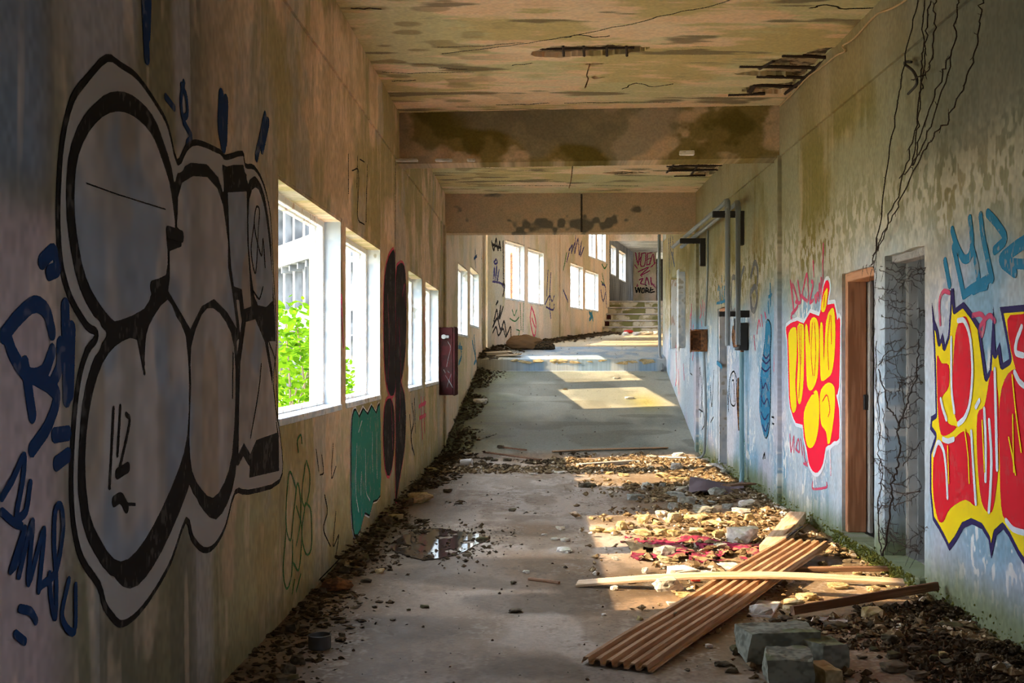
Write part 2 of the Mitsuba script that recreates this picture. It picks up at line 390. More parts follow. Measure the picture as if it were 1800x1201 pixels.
# ---------------------------------------------------------------- walls
CEIL = 4.03
WL = Wall((-1.45, -3.0), (-1.45, 17.7), (-1, 0))
WL3 = Wall((-1.45, 17.7), (-1.22, 25.5), (-1, 0))
WL4 = Wall((-1.10, 25.8), (.65, 31.8), (-1, 0))
WL5 = Wall((.65, 31.8), (2.43, 38.5), (-1, 0))
WL6 = Wall((2.43, 38.5), (3.74, 44.5), (-1, 0))
WR = Wall((2.45, -3.0), (2.45, 17.6), (1, 0))
WR3 = Wall((2.45, 17.6), (2.74, 24.9), (1, 0))
WR4 = Wall((2.74, 24.9), (8.0, 43.9), (1, 0))
TL, TR = .24, .155
FRAMES = []
n_win = [0]
def window(W, u0, u1, v0, v1, label, t=TL, ruin=0):
    """The fittings of one opening: whitewashed reveal, sill and a metal frame without panes."""
    n_win[0] += 1
    k = f'window_{n_win[0]}'
    lab(k, label, 'window', kind='structure')
    wf = t-.115
    add(k+'__sill', W.box(u0-.0, u1+.0, v0-.03, v0+.012, -.006, t, .004), 'whitewash')
    add(k+'__reveal_jamb', W.box(u1-.012, u1+.01, v0, v1, .004, wf), 'whitewash')
    add(k+'__reveal_jamb', W.box(u0-.01, u0+.012, v0, v1, .004, wf), 'whitewash')
    add(k+'__reveal_head', W.box(u0, u1, v1-.012, v1+.01, .004, wf), 'plaster_left')
    for (a, b) in ((u0+.012, u0+.05), (u1-.055, u1-.012)):
        add(k+'__frame_jamb', [W.box(a, b, v0+.012, v1-.012, wf, wf+.038, .004), W.box(a, b, v0+.012, v1-.012, wf+.058, wf+.1, .004), W.box(a+.012, b-.012, v0+.012, v1-.012, wf+.036, wf+.06)], 'frame_paint')
    add(k+'__frame_head', [W.box(u0+.05, u1-.055, v1-.055, v1-.012, wf, wf+.038, .004), W.box(u0+.05, u1-.055, v1-.055, v1-.012, wf+.058, wf+.1, .004)], 'frame_paint')
    add(k+'__frame_rail', W.box(u0+.05, u1-.055, v0+.012, v0+.035, wf, wf+.1, .004), 'frame_paint')
    return sbox(u0, v0, u1, v1)
def wallmesh(key, W, base, top, holes, mat, t, label, u0=0, u1=None):
    u1 = W.L if u1 is None else u1
    g = Polygon([(u0, base[0]), (u1, base[1]), (u1, top), (u0, top)])
    for h in holes: g = g.difference(h)
    add(key, W.slab(g, 0, t), mat, label, 'wall', kind='structure')
    return key

U = 3.0   # u = Y + 3 on the straight walls
wins = [(6.37, 8.41, 1.14, 2.51, 0, 'window'), (8.61, 10.51, 1.14, 2.50, 0, ''), (12.78, 14.29, 1.14, 2.49, .018, ''), (14.72, 16.67, 1.14, 2.49, .022, '')]
wl = ['glassless window opening nearest the camera, green shrub behind it', 'second glassless window opening, white column behind it', 'third window opening with broken edges, past the black and red column graffiti', 'fourth window opening with crumbled sill just before the maroon box']
holes = []
for (a, b, c, d, am, _), L in zip(wins, wl):
    window(WL, a+U, b+U, c, d, L)
    holes.append(ragged(a+U-.012, b+U+.012, c-.03, d+.012, am, int(a*10)))
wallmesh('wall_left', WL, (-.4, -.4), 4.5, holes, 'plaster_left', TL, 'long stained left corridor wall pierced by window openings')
add('wall_left__upper_beam', WL.box(0, WL.L, 3.53, CEIL+.02, -.018, .01), 'plaster_left')
add('wall_left__joint', WL.box(11.58+U, 11.60+U, 0, 3.53, -.0015, .01), 'spall_dark')
for y in (17.5,):
    add('wall_left__pilaster', WL.box(y+U, y+U+.2, -.05, 3.54, -.035, .01, .008), 'plaster_left')
# ramp bay
def uof(W, px):  # distance along the wall of a column of the photograph
    return W.hit(px, CY)[0]
holes = []
for (pa, pb, c, d, L, am) in ((805, 822, 1.90, 3.15, 'narrow looking window opening beside the foot of the ramp', .02), (826.5, 842, 2.13, 3.28, 'window opening at the upper end of the ramp', .025)):
    a, b = uof(WL3, pa), uof(WL3, pb)
    window(WL3, a, b, c, d, L); holes.append(ragged(a-.012, b+.012, c-.03, d+.012, am, int(pa)))
wallmesh('wall_left_001', WL3, (-.4, .8), 5.6, holes, 'plaster_far', TL, 'left wall beside the ramp')
add('wall_left_001__pilaster', WL3.box(WL3.L-.16, WL3.L+.16, .7, 5.5, -.06, .24, .01), 'plaster_far')
holes = []
for (pa, pb, c, d, L) in ((888, 922, 2.90, 4.28, 'wide far window opening left of the pier, above the landing'), (928, 956, 2.89, 4.26, 'far window opening right of the pier, grey post behind it')):
    a, b = uof(WL4, pa), uof(WL4, pb)
    window(WL4, a, b, c, d, L); holes.append(ragged(a-.012, b+.012, c-.03, d+.012, .03, int(pa)))
wallmesh('wall_left_002', WL4, (.8, 1.2), 6.6, holes, 'plaster_far', TL, 'left wall turning right beyond the landing', u0=-.1)
add('wall_left_002__pilaster', WL4.box(WL4.L-.2, WL4.L+.06, 1.2, 6.5, -.05, .24, .01), 'plaster_far')
holes = []
for (pa, pb, c, d, L) in ((1003, 1025, 2.95, 4.24, 'lower left of the four far windows by the stairs'), (1029, 1052, 2.98, 4.19, 'lower right of the four far windows by the stairs'), (1035, 1047, 4.64, 5.9, 'upper left of the four far windows by the stairs'), (1050, 1065, 4.66, 5.9, 'upper right of the four far windows by the stairs')):
    a, b = uof(WL5, pa), uof(WL5, pb)
    window(WL5, a, b, c, d, L); holes.append(ragged(a-.012, b+.012, c-.03, d+.012, .03, int(pa)))
wallmesh('wall_left_003', WL5, (1.2, 1.6), 7.6, holes, 'plaster_far', TL, 'far left wall with two rows of windows next to the stairs')
holes = []
for (pa, pb, c, d, L) in ((1074, 1083, 4.35, 5.35, 'first dim window in the dark passage above the stairs'), (1088, 1100, 4.3, 5.35, 'second dim window in the dark passage above the stairs')):
    a, b = uof(WL6, pa), uof(WL6, pb)
    window(WL6, a, b, c, d, L); holes.append(ragged(a-.012, b+.012, c-.03, d+.012, .02, int(pa)))
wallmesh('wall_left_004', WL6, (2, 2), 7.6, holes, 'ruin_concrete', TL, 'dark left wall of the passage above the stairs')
# right wall: three doorways, plus an added unseen opening for daylight behind the camera
doors = [(7.20, 8.03, .10, 2.05+.16), (8.28, 9.16, .10, 2.17), (14.72, 15.48, .06, 2.16)]
g = [sbox(-.9+U, 1.45, 1.0+U, 2.45)]+[ragged(a+U, b+U, c, d, .006, int(a*10), .12) for a, b, c, d in doors]
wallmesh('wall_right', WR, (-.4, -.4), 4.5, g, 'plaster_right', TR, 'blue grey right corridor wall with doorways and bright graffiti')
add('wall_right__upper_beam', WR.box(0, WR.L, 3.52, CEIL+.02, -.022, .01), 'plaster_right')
for y in (11.42, 17.3):
    add('wall_right__pilaster', WR.box(y+U, y+U+.16, -.05, 3.53, -.045, .01, .008), 'plaster_right')
a, b = uof(WR3, 1205), uof(WR3, 1178)
hole3 = ragged(a, b, 1.66, 3.06, .02, 5)
wallmesh('wall_right_001', WR3, (-.4, .8), 5.6, [hole3], 'plaster_right', TR, 'right wall beside the ramp with one boarded window opening')
wallmesh('wall_right_002', WR4, (.8, 2), 7.6, [sbox(1.6, 3.2, 3.0, 4.4)], 'plaster_far', TR, 'right wall beyond the landing')  # opening added out of view to bring daylight onto the landing
n_win[0] += 1
k = f'window_{n_win[0]}'; lab(k, 'window opening with a green grey timber post in the right wall by the ramp', 'window', kind='structure')
m_ = (a+b)/2
add(k+'__post', WR3.box(m_-.5, m_-.1, 1.6, 3.1, -.02, .1, .008), 'whitewash'); add(k+'__frame_jamb', WR3.box(b-.05, b, 1.66, 3.06, .02, .12, .005), 'frame_paint')
# unseen wall added behind the camera to keep light out, end wall of the passage
add('wall_back_added', bx(-1.8, 2.8, -3.2, -3.0, -.4, 4.5), 'concrete_grey', 'added unseen wall behind the camera that keeps the near corridor dark', 'wall', kind='structure')
WE = Wall((3.2, 44.5), (9.0, 44.5), (0, 1))
pe = [uof(WE, 1153.5), uof(WE, 1166)]
wallmesh('wall_end', WE, (2, 2), 7.6, [sbox(pe[0], 2.9, pe[1]+.7, 5.6)], 'plaster_far', .2, 'pale end wall with magenta tags at the top of the stairs')
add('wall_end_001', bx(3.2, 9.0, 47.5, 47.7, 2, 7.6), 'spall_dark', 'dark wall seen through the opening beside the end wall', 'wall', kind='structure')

# ---------------------------------------------------------------- floor, ramps, stairs
def zfloor(y):
    return float(np.interp(y, [17.0, 23.8, 23.81, 26.5, 37.4], [0, 1.216, 1.452, 1.74, 2.285]))
def xl(y):
    for W in (WL6, WL5, WL4, WL3, WL):
        if y >= min(W.P0[1], W.P1[1]): return W.P0[0]+(y-W.P0[1])/W.d[1]*W.d[0]
    return -1.45
def xr(y):
    for W in (WR4, WR3, WR):
        if y >= W.P0[1]: return W.P0[0]+(y-W.P0[1])/W.d[1]*W.d[0]
    return 2.45
def floor_strip(ys, extra=.12, nx=40, jit=0.0, thick=.35, xr_=None):
    V, Fc = [], []
    g = np.random.default_rng(3)
    for y in ys:
        a, b = xl(y)-extra, (xr(y)+extra if xr_ is None else xr_)
        for i in range(nx+1):
            x = a+(b-a)*i/nx
            V.append((x, y+(jit*(g.random()-.5)), zfloor(y)+.004*meshkit.noise(np.array([x*3, y*2, 0.]))))
    for j in range(len(ys)-1):
        for i in range(nx):
            q = j*(nx+1)+i
            Fc += [(q, q+1, q+nx+2), (q, q+nx+2, q+nx+1)]
    return tm(V, Fc)
def closed_strip(ys, z_of, lo, extra=.12):
    pts = [(y, z_of(y)) for y in ys]
    V, Fc = [], []
    for y, z in pts:
        for x in (xl(y)-extra, xr(y)+extra):
            V += [(x, y, z), (x, y, lo)]
    n = len(pts)
    for i in range(n-1):
        a, b = i*4, (i+1)*4
        Fc += [(a, a+2, b+2), (a, b+2, b), (a+1, b+1, b+3), (a+1, b+3, a+3), (a, b, b+1), (a, b+1, a+1), (a+2, a+3, b+3), (a+2, b+3, b+2)]
    Fc += [(0, 1, 3), (0, 3, 2), (4*(n-1), 4*(n-1)+3, 4*(n-1)+1), (4*(n-1), 4*(n-1)+2, 4*(n-1)+3)]
    return tm(V, Fc)
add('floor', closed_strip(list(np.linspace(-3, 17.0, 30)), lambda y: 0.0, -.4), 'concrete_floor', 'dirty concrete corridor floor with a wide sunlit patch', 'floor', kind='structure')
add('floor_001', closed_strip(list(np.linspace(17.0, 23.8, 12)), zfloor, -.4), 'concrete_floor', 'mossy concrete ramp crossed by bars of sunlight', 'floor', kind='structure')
# the landing with a chipped front edge
g_ = np.random.default_rng(11)
m = closed_strip(list(np.linspace(23.81, 26.5, 6)), zfloor, .5)
add('floor_002', m, 'concrete_floor', 'blue grey landing with a chipped concrete front edge', 'floor', kind='structure')
for i in range(26):
    x = -.7+3.3*g_.random(); s = .02+.04*g_.random()
    add('floor_002__chipped_edge', trimesh.convex.convex_hull(g_.normal(0, 1, (12, 3))*[s*1.6, .012, s*.45]+[x, 23.805, 1.44-.05*g_.random()]), 'rock_ochre')
add('floor_003', closed_strip(list(np.linspace(26.5, 37.6, 16)), zfloor, 1.0), 'concrete_floor', 'upper concrete floor between the landing and the stairs', 'floor', kind='structure')
lab('stairs', 'short flight of mossy concrete stairs at the far end of the corridor', 'stairs', kind='structure')
def step_col(p, n, uv):
    k = noise(p.x*7, p.z*9, 3.)*.6+noise(p.x*22, p.z*30, 4.)*.4
    c = mix(C(.34, .31, .19), C(.56, .53, .42), smoothstep(.3, .62, k))
    return mix(c, C(.20, .20, .08), smoothstep(.6, .72, noise(p.x*4, p.z*5, 9.)))
rough('step_concrete', step_col, .9, .2)
for i in range(5):
    y0 = 37.4+.28*i; z1 = 2.285+.225*(i+1)
    k_ = add('stairs__step', [bx(xl(y0)-.05, xr(y0)+.1, y0, y0+.34, z1-.6, z1-.05, .012)], 'step_concrete')
    add(k_+'__tread', bx(xl(y0)-.05, xr(y0)+.1, y0-.035, y0+.34, z1-.05, z1, .012), 'concrete_grey')
    if i in (1, 2): add('stairs__red_riser_patch', bx(xl(y0)+.02, xl(y0)+.16, y0-.006, y0+.01, z1-.2, z1-.03), 'maroon_paint')
add('floor_004', bx(2.0, 9, 38.6, 47.6, 3.0, 3.41), 'concrete_grey', 'floor of the dark passage above the stairs', 'floor', kind='structure')

# ---------------------------------------------------------------- ceilings and beams
def cpt(px, py, z=CEIL):
    k = (z-EYE)/((CY-py)/F); return ((px-CX)/F*k, k)
holes1 = [Polygon(np.array([cpt(*q) for q in spline([(934, 97), (945, 88), (970, 82), (1000, 81), (1050, 80), (1090, 79), (1125, 81), (1140, 85), (1120, 91), (1080, 96), (1030, 98), (980, 101), (950, 100)], 3, True)])).buffer(0),
          Polygon(np.array([cpt(*q) for q in spline([(1340, 121), (1370, 103), (1400, 100), (1440, 86), (1472, 85), (1455, 100), (1432, 120), (1408, 142), (1385, 162), (1350, 165), (1305, 160), (1330, 148), (1385, 146), (1390, 136), (1350, 134), (1290, 130), (1390, 118)], 3, True)])).buffer(0),
          Polygon([cpt(*q) for q in [(1028, 114), (1040, 110), (1062, 112), (1048, 115)]]), Polygon([cpt(*q) for q in [(1034, 137), (1050, 133), (1065, 136), (1050, 139)]])]
holes2 = [Polygon(np.array([cpt(*q) for q in [(1172, 292), (1210, 289), (1275, 290), (1262, 297), (1245, 309), (1205, 310), (1230, 302), (1180, 300)]])).buffer(0),
          Polygon([cpt(*q) for q in [(1060, 304), (1090, 301), (1150, 303), (1090, 307)]]).buffer(0)]
def roughen(g, a, seed):
    gg = np.random.default_rng(seed); out = []
    for q in polys(g):
        c = np.array(q.segmentize(.04).exterior.coords)[:-1]; out.append(Polygon(c+gg.normal(0, a, c.shape)).buffer(0))
    return unary_union(out)
holes1 = [roughen(h, .012, i) for i, h in enumerate(holes1)]; holes2 = [roughen(h, .015, 9+i) for i, h in enumerate(holes2)]
def ceil_slab(key, y0, y1, hs, label):
    g = sbox(-1.5, y0, 2.5, y1)
    for h in hs: g = g.difference(h)
    m = extrude(g, .045); m.apply_translation([0, 0, CEIL])
    add(key, m, 'plaster_ceiling', label, 'ceiling', kind='structure')
    add(key+'__slab', bx(-1.7, 2.7, y0, y1, CEIL+.045, CEIL+.3), 'spall_rough')
ceil_slab('ceiling', -3.0, 11.9, holes1, 'peeling ochre and olive ceiling nearest the camera')
ceil_slab('ceiling_001', 11.9, 17.9, holes2, 'peeling ceiling between the two beams')
def rebar(pts, r=.011, key='ceiling__rebar'):
    q = [(*cpt(*p[:2]), CEIL+(p[2] if len(p) > 2 else -.004)) for p in pts]
    add(key, tube(q, r, 5), 'rebar_dark')
rebar([(952, 86), (1000, 85), (1060, 84), (1115, 83)])
for px in (990, 1026, 1066, 1101): rebar([(px, 80), (px+1, 97)], .012)
for pts in ([(1375, 97), (1420, 98), (1458, 101)], [(1300, 116), (1370, 117), (1440, 119)], [(1330, 134), (1385, 135), (1420, 136)], [(1315, 160), (1325, 149), (1402, 152)], [(1280, 166), (1345, 164)], [(1472, 86), (1440, 113), (1408, 142), (1380, 164)], [(1360, 106), (1335, 120)], [(1328, 149), (1318, 163)]):
    rebar(pts, .016)
for pts in ([(1172, 292), (1275, 290)], [(1172, 300), (1262, 298)], [(1185, 309), (1240, 308)], [(1184, 289), (1172, 303)], [(1228, 289), (1215, 306)]):
    rebar(pts, .014, 'ceiling_001__rebar')
# cracks along the ceiling, as thin dark recess lines
def crack(pts, w, key):
    q = np.array([cpt(*p) for p in spline(pts, 4)]); q += np.random.default_rng(len(pts)).normal(0, .008, q.shape)
    m = extrude(LineString(q).buffer(w), .003); m.apply_translation([0, 0, CEIL-.002]); add(key, m, 'spall_dark')
for pts, w in (([(780, 95), (860, 84), (930, 75), (1010, 62), (1100, 44), (1180, 25), (1260, 8), (1310, -8)], .0035), ([(765, 84), (850, 80), (920, 75)], .003), ([(1425, 14), (1455, 8), (1490, 15), (1538, 14)], .008), ([(615, 16), (640, 14), (668, 16)], .008), ([(994, 66), (1020, 61), (1050, 65), (1068, 64)], .006),
               ([(670, 127), (720, 128), (832, 127)], .004), ([(1095, 156), (1120, 146), (1150, 152), (1180, 148)], .006), ([(870, 185), (930, 183), (965, 181)], .006), ([(990, 182), (1060, 180), (1180, 180)], .006), ([(772, 120), (820, 122)], .006), ([(900, 115), (935, 111)], .004), ([(690, 143), (730, 141)], .006)):
    crack(pts, w, 'ceiling__crack')
for pts, w in (([(870, 327), (950, 326), (1010, 327)], .008), ([(1080, 307), (1110, 303)], .012), ([(1040, 326), (1120, 327)], .008)): crack(pts, w, 'ceiling_001__crack')
add('ceiling__hanging_wire', tube(spline([(*cpt(1037, 112), CEIL), (.43, 9.95, CEIL-.06), (.44, 9.9, CEIL-.11), (.41, 9.85, CEIL-.2)], 4), .006, 5), 'rust', 'short rusty wire hanging from a ceiling hole')
def beam(key, yl_, yr_, z0, d, label):
    # a beam across the corridor, a little askew
    V = []
    for x, y in ((-1.48, yl_), (2.48, yr_)):
        for yy in (y, y+d):
            for z in (z0, CEIL+.02): V.append((x, yy, z))
    m = trimesh.convex.convex_hull(np.array(V))
    add(key, m, 'plaster_beam', label, 'beam', kind='structure')
beam('trim_1', 11.78, 11.42, 3.50, .30, 'mould stained concrete beam across the corridor, nearer one')
beam('trim_2', 17.62, 17.46, 3.42, .30, 'pale concrete beam with dark blotches across the corridor, farther one')
add('trim_2__conduit', tube([(cpt(1019, 350)[0], 17.45, 4.0), (cpt(1019, 350)[0], 17.45, 3.42)], .014, 6), 'rebar_dark')

for i, (px, w) in enumerate(((715, 40), (780, 30), (828, 14), (1207, 26))):
    y = 11.7-.12*(px > 1000)*3-.06; x = (px-CX)/F*y
    add('trim_1__flaked_plaster', bx(x-w/F*y/2, x+w/F*y/2, y-.05, y+.02, 3.50, 3.525+(.02 if px > 1000 else 0), .006), 'rock_pale')
add('ceiling_001__hanging_wire', tube(spline([(.46, 14.9, CEIL), (.45, 15.0, CEIL-.12), (.44, 15.1, CEIL-.2), (.42, 15.2, CEIL-.27)], 4), .007, 5), 'rust')
for k_, y0, y1, z in (('ceiling_002', 17.8, 25.6, 5.3), ('ceiling_003', 25.6, 32.0, 6.3), ('ceiling_004', 32.0, 47.6, 7.2)):
    add(k_, bx(min(xl(y0), xl(y1))-.2, xr(y1)+.3, y0, y1, z, z+.2), 'plaster_far', {'ceiling_002': 'ceiling above the ramp', 'ceiling_003': 'ceiling above the landing', 'ceiling_004': 'ceiling above the stairs'}[k_], 'ceiling', kind='structure')
add('trim_3', bx(-1.7, 2.8, 17.7, 17.95, 4.0, 5.5), 'plaster_far', 'upstand wall above the farther beam', 'wall', kind='structure')
add('trim_4', bx(-1.6, 3.2, 25.5, 25.75, 5.3, 6.5), 'plaster_far', 'upstand wall above the landing', 'wall', kind='structure')
add('trim_5', bx(-.2, 5.5, 31.9, 32.1, 6.3, 7.4), 'plaster_far', 'upstand wall before the stairs', 'wall', kind='structure')
add('trim_6', bx(xl(38.5)-.1, xr(38.6)+.2, 38.5, 38.7, 5.45, 7.4), 'plaster_far', 'wall over the mouth of the dark passage', 'wall', kind='structure')
add('ceiling_005', bx(2.2, 9, 38.6, 47.6, 5.6, 5.8), 'concrete_grey', 'ceiling of the dark passage', 'ceiling', kind='structure')

# ---------------------------------------------------------------- rooms behind the right wall
XR = 2.45+TR
lab('wall_room', 'walls of the grey room seen through the nearer doorway', 'wall', kind='structure')
add('wall_room__partition', bx(XR, 6.0, 8.10, 8.22, -.2, 4.0), 'concrete_grey')
add('wall_room__near', bx(XR, 6.0, 3.9, 4.0, -.2, 4.0), 'concrete_grey')
m = extrude(sbox(4.0, -.2, 8.1, 4.0).difference(sbox(6.2, 1.2, 7.3, 2.2)), .15)
m.apply_transform(np.array([[0, 0, 1, 5.2], [1, 0, 0, 0], [0, 1, 0, 0], [0, 0, 0, 1.]])); add('wall_room__outer', m, 'concrete_grey')
add('wall_room__column', bx(2.60, 2.68, 8.0, 8.12, -.1, 4.0, .01), 'concrete_grey')
lab('wall_room_001', 'dark brown walls of the room behind the wooden door frame', 'wall', kind='structure')
add('wall_room_001__back', bx(4.6, 4.7, 8.2, 18, -.2, 4.0), 'concrete_grey'); add('wall_room_001__side', bx(XR, 4.7, 11.8, 11.9, -.2, 4.0), 'concrete_grey'); add('wall_room_001__side', bx(XR, 4.7, 17.9, 18, -.2, 4.0), 'concrete_grey')
add('ceiling_006', bx(XR, 6.2, 3.8, 18, 3.6, 3.8), 'concrete_grey', 'ceiling of the rooms behind the right wall', 'ceiling', kind='structure')
add('wall_room_002', bx(3.5, 3.6, 18.1, 24.5, 0, 4.2), 'concrete_grey', 'wall of the dim room behind the boarded window by the ramp', 'wall', kind='structure')
add('ceiling_007', bx(2.7, 3.6, 18.0, 24.5, 4.0, 4.2), 'concrete_grey', 'ceiling of the dim room behind the boarded window by the ramp', 'ceiling', kind='structure')
add('wall_room_003', bx(2.72, 3.6, 18.0, 18.1, 0, 4.2), 'concrete_grey', 'near end wall of the dim room by the ramp', 'wall', kind='structure')
add('wall_room_004', bx(2.95, 3.6, 24.5, 24.6, 0, 4.2), 'concrete_grey', 'far end wall of the dim room by the ramp', 'wall', kind='structure')
add('floor_005', bx(XR-.02, 6.2, 3.8, 18, -.3, .06), 'concrete_grey', 'floor of the rooms behind the right wall', 'floor', kind='structure')
# door fittings
lab('door_1', 'nearer bare doorway grown over with dry vines', 'doorway', kind='structure')
add('door_1__threshold', bx(2.40, XR, 7.18, 8.05, -.02, .10, .012), 'plaster_right'); add('door_1__lintel', bx(2.50, 2.60, 7.2, 8.03, 2.16, 2.23, .006), 'wood_grey')
lab('door_2', 'doorway with a reddish brown wooden door frame', 'doorway', kind='structure')
def wbox(x0, x1, y0, y1, z0, z1, bev=.004, axis=2):
    m = bx(x0, x1, y0, y1, z0, z1, bev)
    return m
def add_wood(key, m, mat, axis, **kw):
    m = trimesh.Trimesh(m.vertices, m.faces, process=False).copy()
    v = m.vertices[m.faces].reshape(-1, 3); m2 = tm(v, np.arange(len(v)).reshape(-1, 3))
    others = [i for i in range(3) if i != axis]
    uv = np.c_[v[:, axis], v[:, others[0]]*.7+v[:, others[1]]*.7]
    return add(key, m2, mat, uv=uv, **kw)
add('door_2__threshold', bx(2.40, XR, 8.26, 9.18, -.02, .10, .012), 'plaster_right')
add_wood('door_2__jamb', bx(2.475, 2.625, 9.085, 9.155, .10, 2.17, .005), 'wood_door', 2)
add_wood('door_2__door_stop', bx(2.635, 2.665, 9.03, 9.12, .10, 2.17, .005), 'wood_grey', 2)
add_wood('door_2__jamb', bx(2.475, 2.625, 8.285, 8.33, .10, 2.17, .005), 'wood_door', 2)
add_wood('door_2__head', bx(2.47, 2.63, 8.33, 9.085, 2.10, 2.17, .005), 'wood_door', 1)
add('door_2__strike_plate', bx(2.60, 2.63, 9.06, 9.088, 1.08, 1.20, .003), 'black_metal')
lab('door_3', 'narrow far doorway beside the rusty box', 'doorway', kind='structure')
add('door_3__jamb', bx(2.46, 2.60, 15.40, 15.47, .06, 2.15, .005), 'whitewash'); add('door_3__head', bx(2.46, 2.60, 14.74, 15.40, 2.08, 2.15, .005), 'wood_door'); add('door_3__threshold', bx(2.40, XR, 14.7, 15.5, -.02, .06, .01), 'concrete_grey')
add('switch_plate', bx(3.16, 3.28, 11.77, 11.8, 1.22, 1.42, .005), 'black_metal', 'small black plate on the wall inside the wooden framed doorway', 'switch')
# ---------------------------------------------------------------- graffiti: thin paint films on the walls
def film(W, key, g, mat, layer, **kw):
    if g.is_empty: return
    g = g.simplify(.0015)
    m = extrude(g, .0012); m.apply_translation([0, 0, -.0025*layer-.0012])
    add(key, W.world(m), 'paint_'+mat, **kw)
def P(W, pts, smooth=4):
    q = W.hits(pts)
    return Polygon(spline(q, smooth, True)).buffer(0) if smooth else Polygon(q).buffer(0)
def S(W, strokes, w, smooth=5, px=0, py=0, k=1.0):
    out = []
    for s in strokes:
        pts = np.array([(px+x/k, py+y/k) for x, y in s], float)
        q = spline(W.hits(pts), smooth)
        out.append(LineString(q).buffer(w/2))
    return unary_union(out)
def crop(pts, px, py, k): return [(px+x/k, py+y/k) for x, y in pts]

# big black and grey throw-up on the left wall
G = 'wall_left__bubble_graffiti'
lab(G, 'large black and grey bubble letter graffiti nearest the camera')
sil = P(WL, [(185,95),(150,130),(122,170),(105,240),(98,320),(97,400),(103,470),(120,530),(150,580),(165,590),(150,610),(135,660),(125,740),(120,850),(125,930),(140,990),(170,1035),(180,1070),(200,1098),(215,1103),(240,1085),(270,1045),(300,990),(325,920),(335,950),(355,972),(375,965),(395,930),(412,870),(435,870),(490,850),(495,790),(480,680),(486,600),(480,480),(475,380),(462,320),(445,290),(430,287),(425,265),(395,272),(385,262),(345,245),(325,255),(310,280),(295,220),(275,180),(240,130),(210,108)], 3)
L1 = P(WL, [(125,320),(132,270),(150,230),(175,203),(200,194),(225,200),(250,220),(267,245),(280,280),(293,320),(300,365),(303,405),(288,410),(290,440),(287,485),(262,495),(262,515),(248,545),(205,565),(190,562),(165,530),(145,490),(133,440),(125,380)], 2)
L2 = P(WL, [(143,810),(150,725),(165,660),(185,620),(210,598),(236,596),(247,650),(251,590),(265,555),(290,525),(305,555),(322,590),(328,675),(325,765),(310,825),(280,895),(250,950),(220,985),(195,985),(170,950),(150,900)], 2)
L3 = P(WL, [(308,345),(315,320),(335,308),(360,310),(378,330),(388,360),(397,425),(397,470),(404,510),(413,580),(395,550),(372,527),(350,540),(330,580),(312,550),(290,512),(293,490),(293,440),(314,432),(314,408),(306,400)], 1)
L4 = P(WL, [(331,610),(350,552),(370,540),(393,565),(408,610),(410,700),(404,800),(390,850),(370,877),(350,862),(333,830),(328,770),(331,680)], 2)
L5 = P(WL, [(396,337),(430,335),(431,420),(436,500),(438,540),(425,545),(421,510),(407,505),(402,470),(399,425)], 1)
L6 = P(WL, [(434,350),(445,328),(455,342),(464,380),(472,450),(476,530),(450,538),(440,500),(433,430)], 2)
L7 = P(WL, [(418,640),(428,565),(445,560),(462,600),(476,680),(484,762),(447,775),(436,800),(425,780),(415,800),(416,720)], 1)
lobes = unary_union([L1, L2, L3, L4, L5, L6, L7])
blk = unary_union([lobes.buffer(.052), affinity.translate(L2, .10, -.09).buffer(.02), affinity.translate(L4, .06, -.09).buffer(.01), affinity.translate(L1, .02, .055).buffer(.015), affinity.translate(L3, .02, .05),
    P(WL, [(388,290),(430,290),(431,333),(392,333)], 0), P(WL, [(438,785),(487,768),(488,828),(436,840)], 0), P(WL, [(448,540),(484,545),(486,600),(455,600)], 0)]).intersection(sil.buffer(-.055))
film(WL, G+'__outline', sil, 'black', 1)
film(WL, G+'__gap', sil.buffer(-.026), 'lightgap', 2)
film(WL, G+'__shadow', blk.buffer(.012).buffer(-.012), 'black', 3)
film(WL, G+'__fill', lobes.buffer(-.004), 'greyfill', 4)
film(WL, G+'__marks', unary_union([S(WL, [[(193,718),(186,857)], [(205,715),(200,800)], [(215,728),(221,745),(201,835)], [(236,594),(248,656)], [(238,600),(247,640)]], .018), S(WL, [[(200,833),(212,826),(218,822)], [(194,882),(206,876),(216,893)]], .04), S(WL, [[(210,886),(231,887)]], .012),
    S(WL, [[(443,390),(437,440),(445,480),(450,400),(452,370),(446,365),(443,400),(455,450),(458,420),(462,470)], [(440,510),(446,520),(452,525),(458,505)], [(455,640),(450,690),(436,770)], [(405,620),(404,700)], [(468,600),(480,640),(484,740)]], .010),
    S(WL, [[(145,322),(150,324),(180,335),(210,345),(245,356),(285,368)]], .004), S(WL, [[(290,408),(314,416)], [(262,505),(286,498)]], .05)]), 'black', 5)
G = 'wall_left__blue_tag'
lab(G, 'dark blue scrawled tags left of the bubble letters')
film(WL, G+'__strokes', unary_union([S(WL, [[(5,590),(28,560),(58,535),(80,548),(90,585)], [(10,590),(22,625),(48,660),(75,655),(90,618)], [(42,640),(55,730)], [(58,662),(88,680),(98,702),(82,750),(55,790)], [(92,670),(103,645),(104,605)], [(95,765),(118,762)], [(98,815),(118,800)], [(72,460),(92,442),(100,470),(85,480)]], .05), S(WL, [[(113,540),(116,700)], [(124,580),(121,690)]], .06)]), 'blue', 1)
film(WL, G+'__small_strokes', S(WL, [[(0,875),(18,845),(39,802),(36,850),(26,905),(42,900),(50,850)], [(0,900),(20,918),(34,925)], [(16,1003),(28,985),(40,930),(18,998)], [(30,1012),(54,918),(47,1025),(74,932),(65,1038)], [(66,1032),(82,1020),(97,1000),(108,930),(104,890),(94,900),(92,960),(96,1020),(94,1085),(86,1050),(84,1010)], [(32,1070),(50,1075),(60,1092)], [(24,1115),(40,1128)], [(118,1020),(106,1085),(128,1110),(130,1030)]], .026), 'blue', 2)
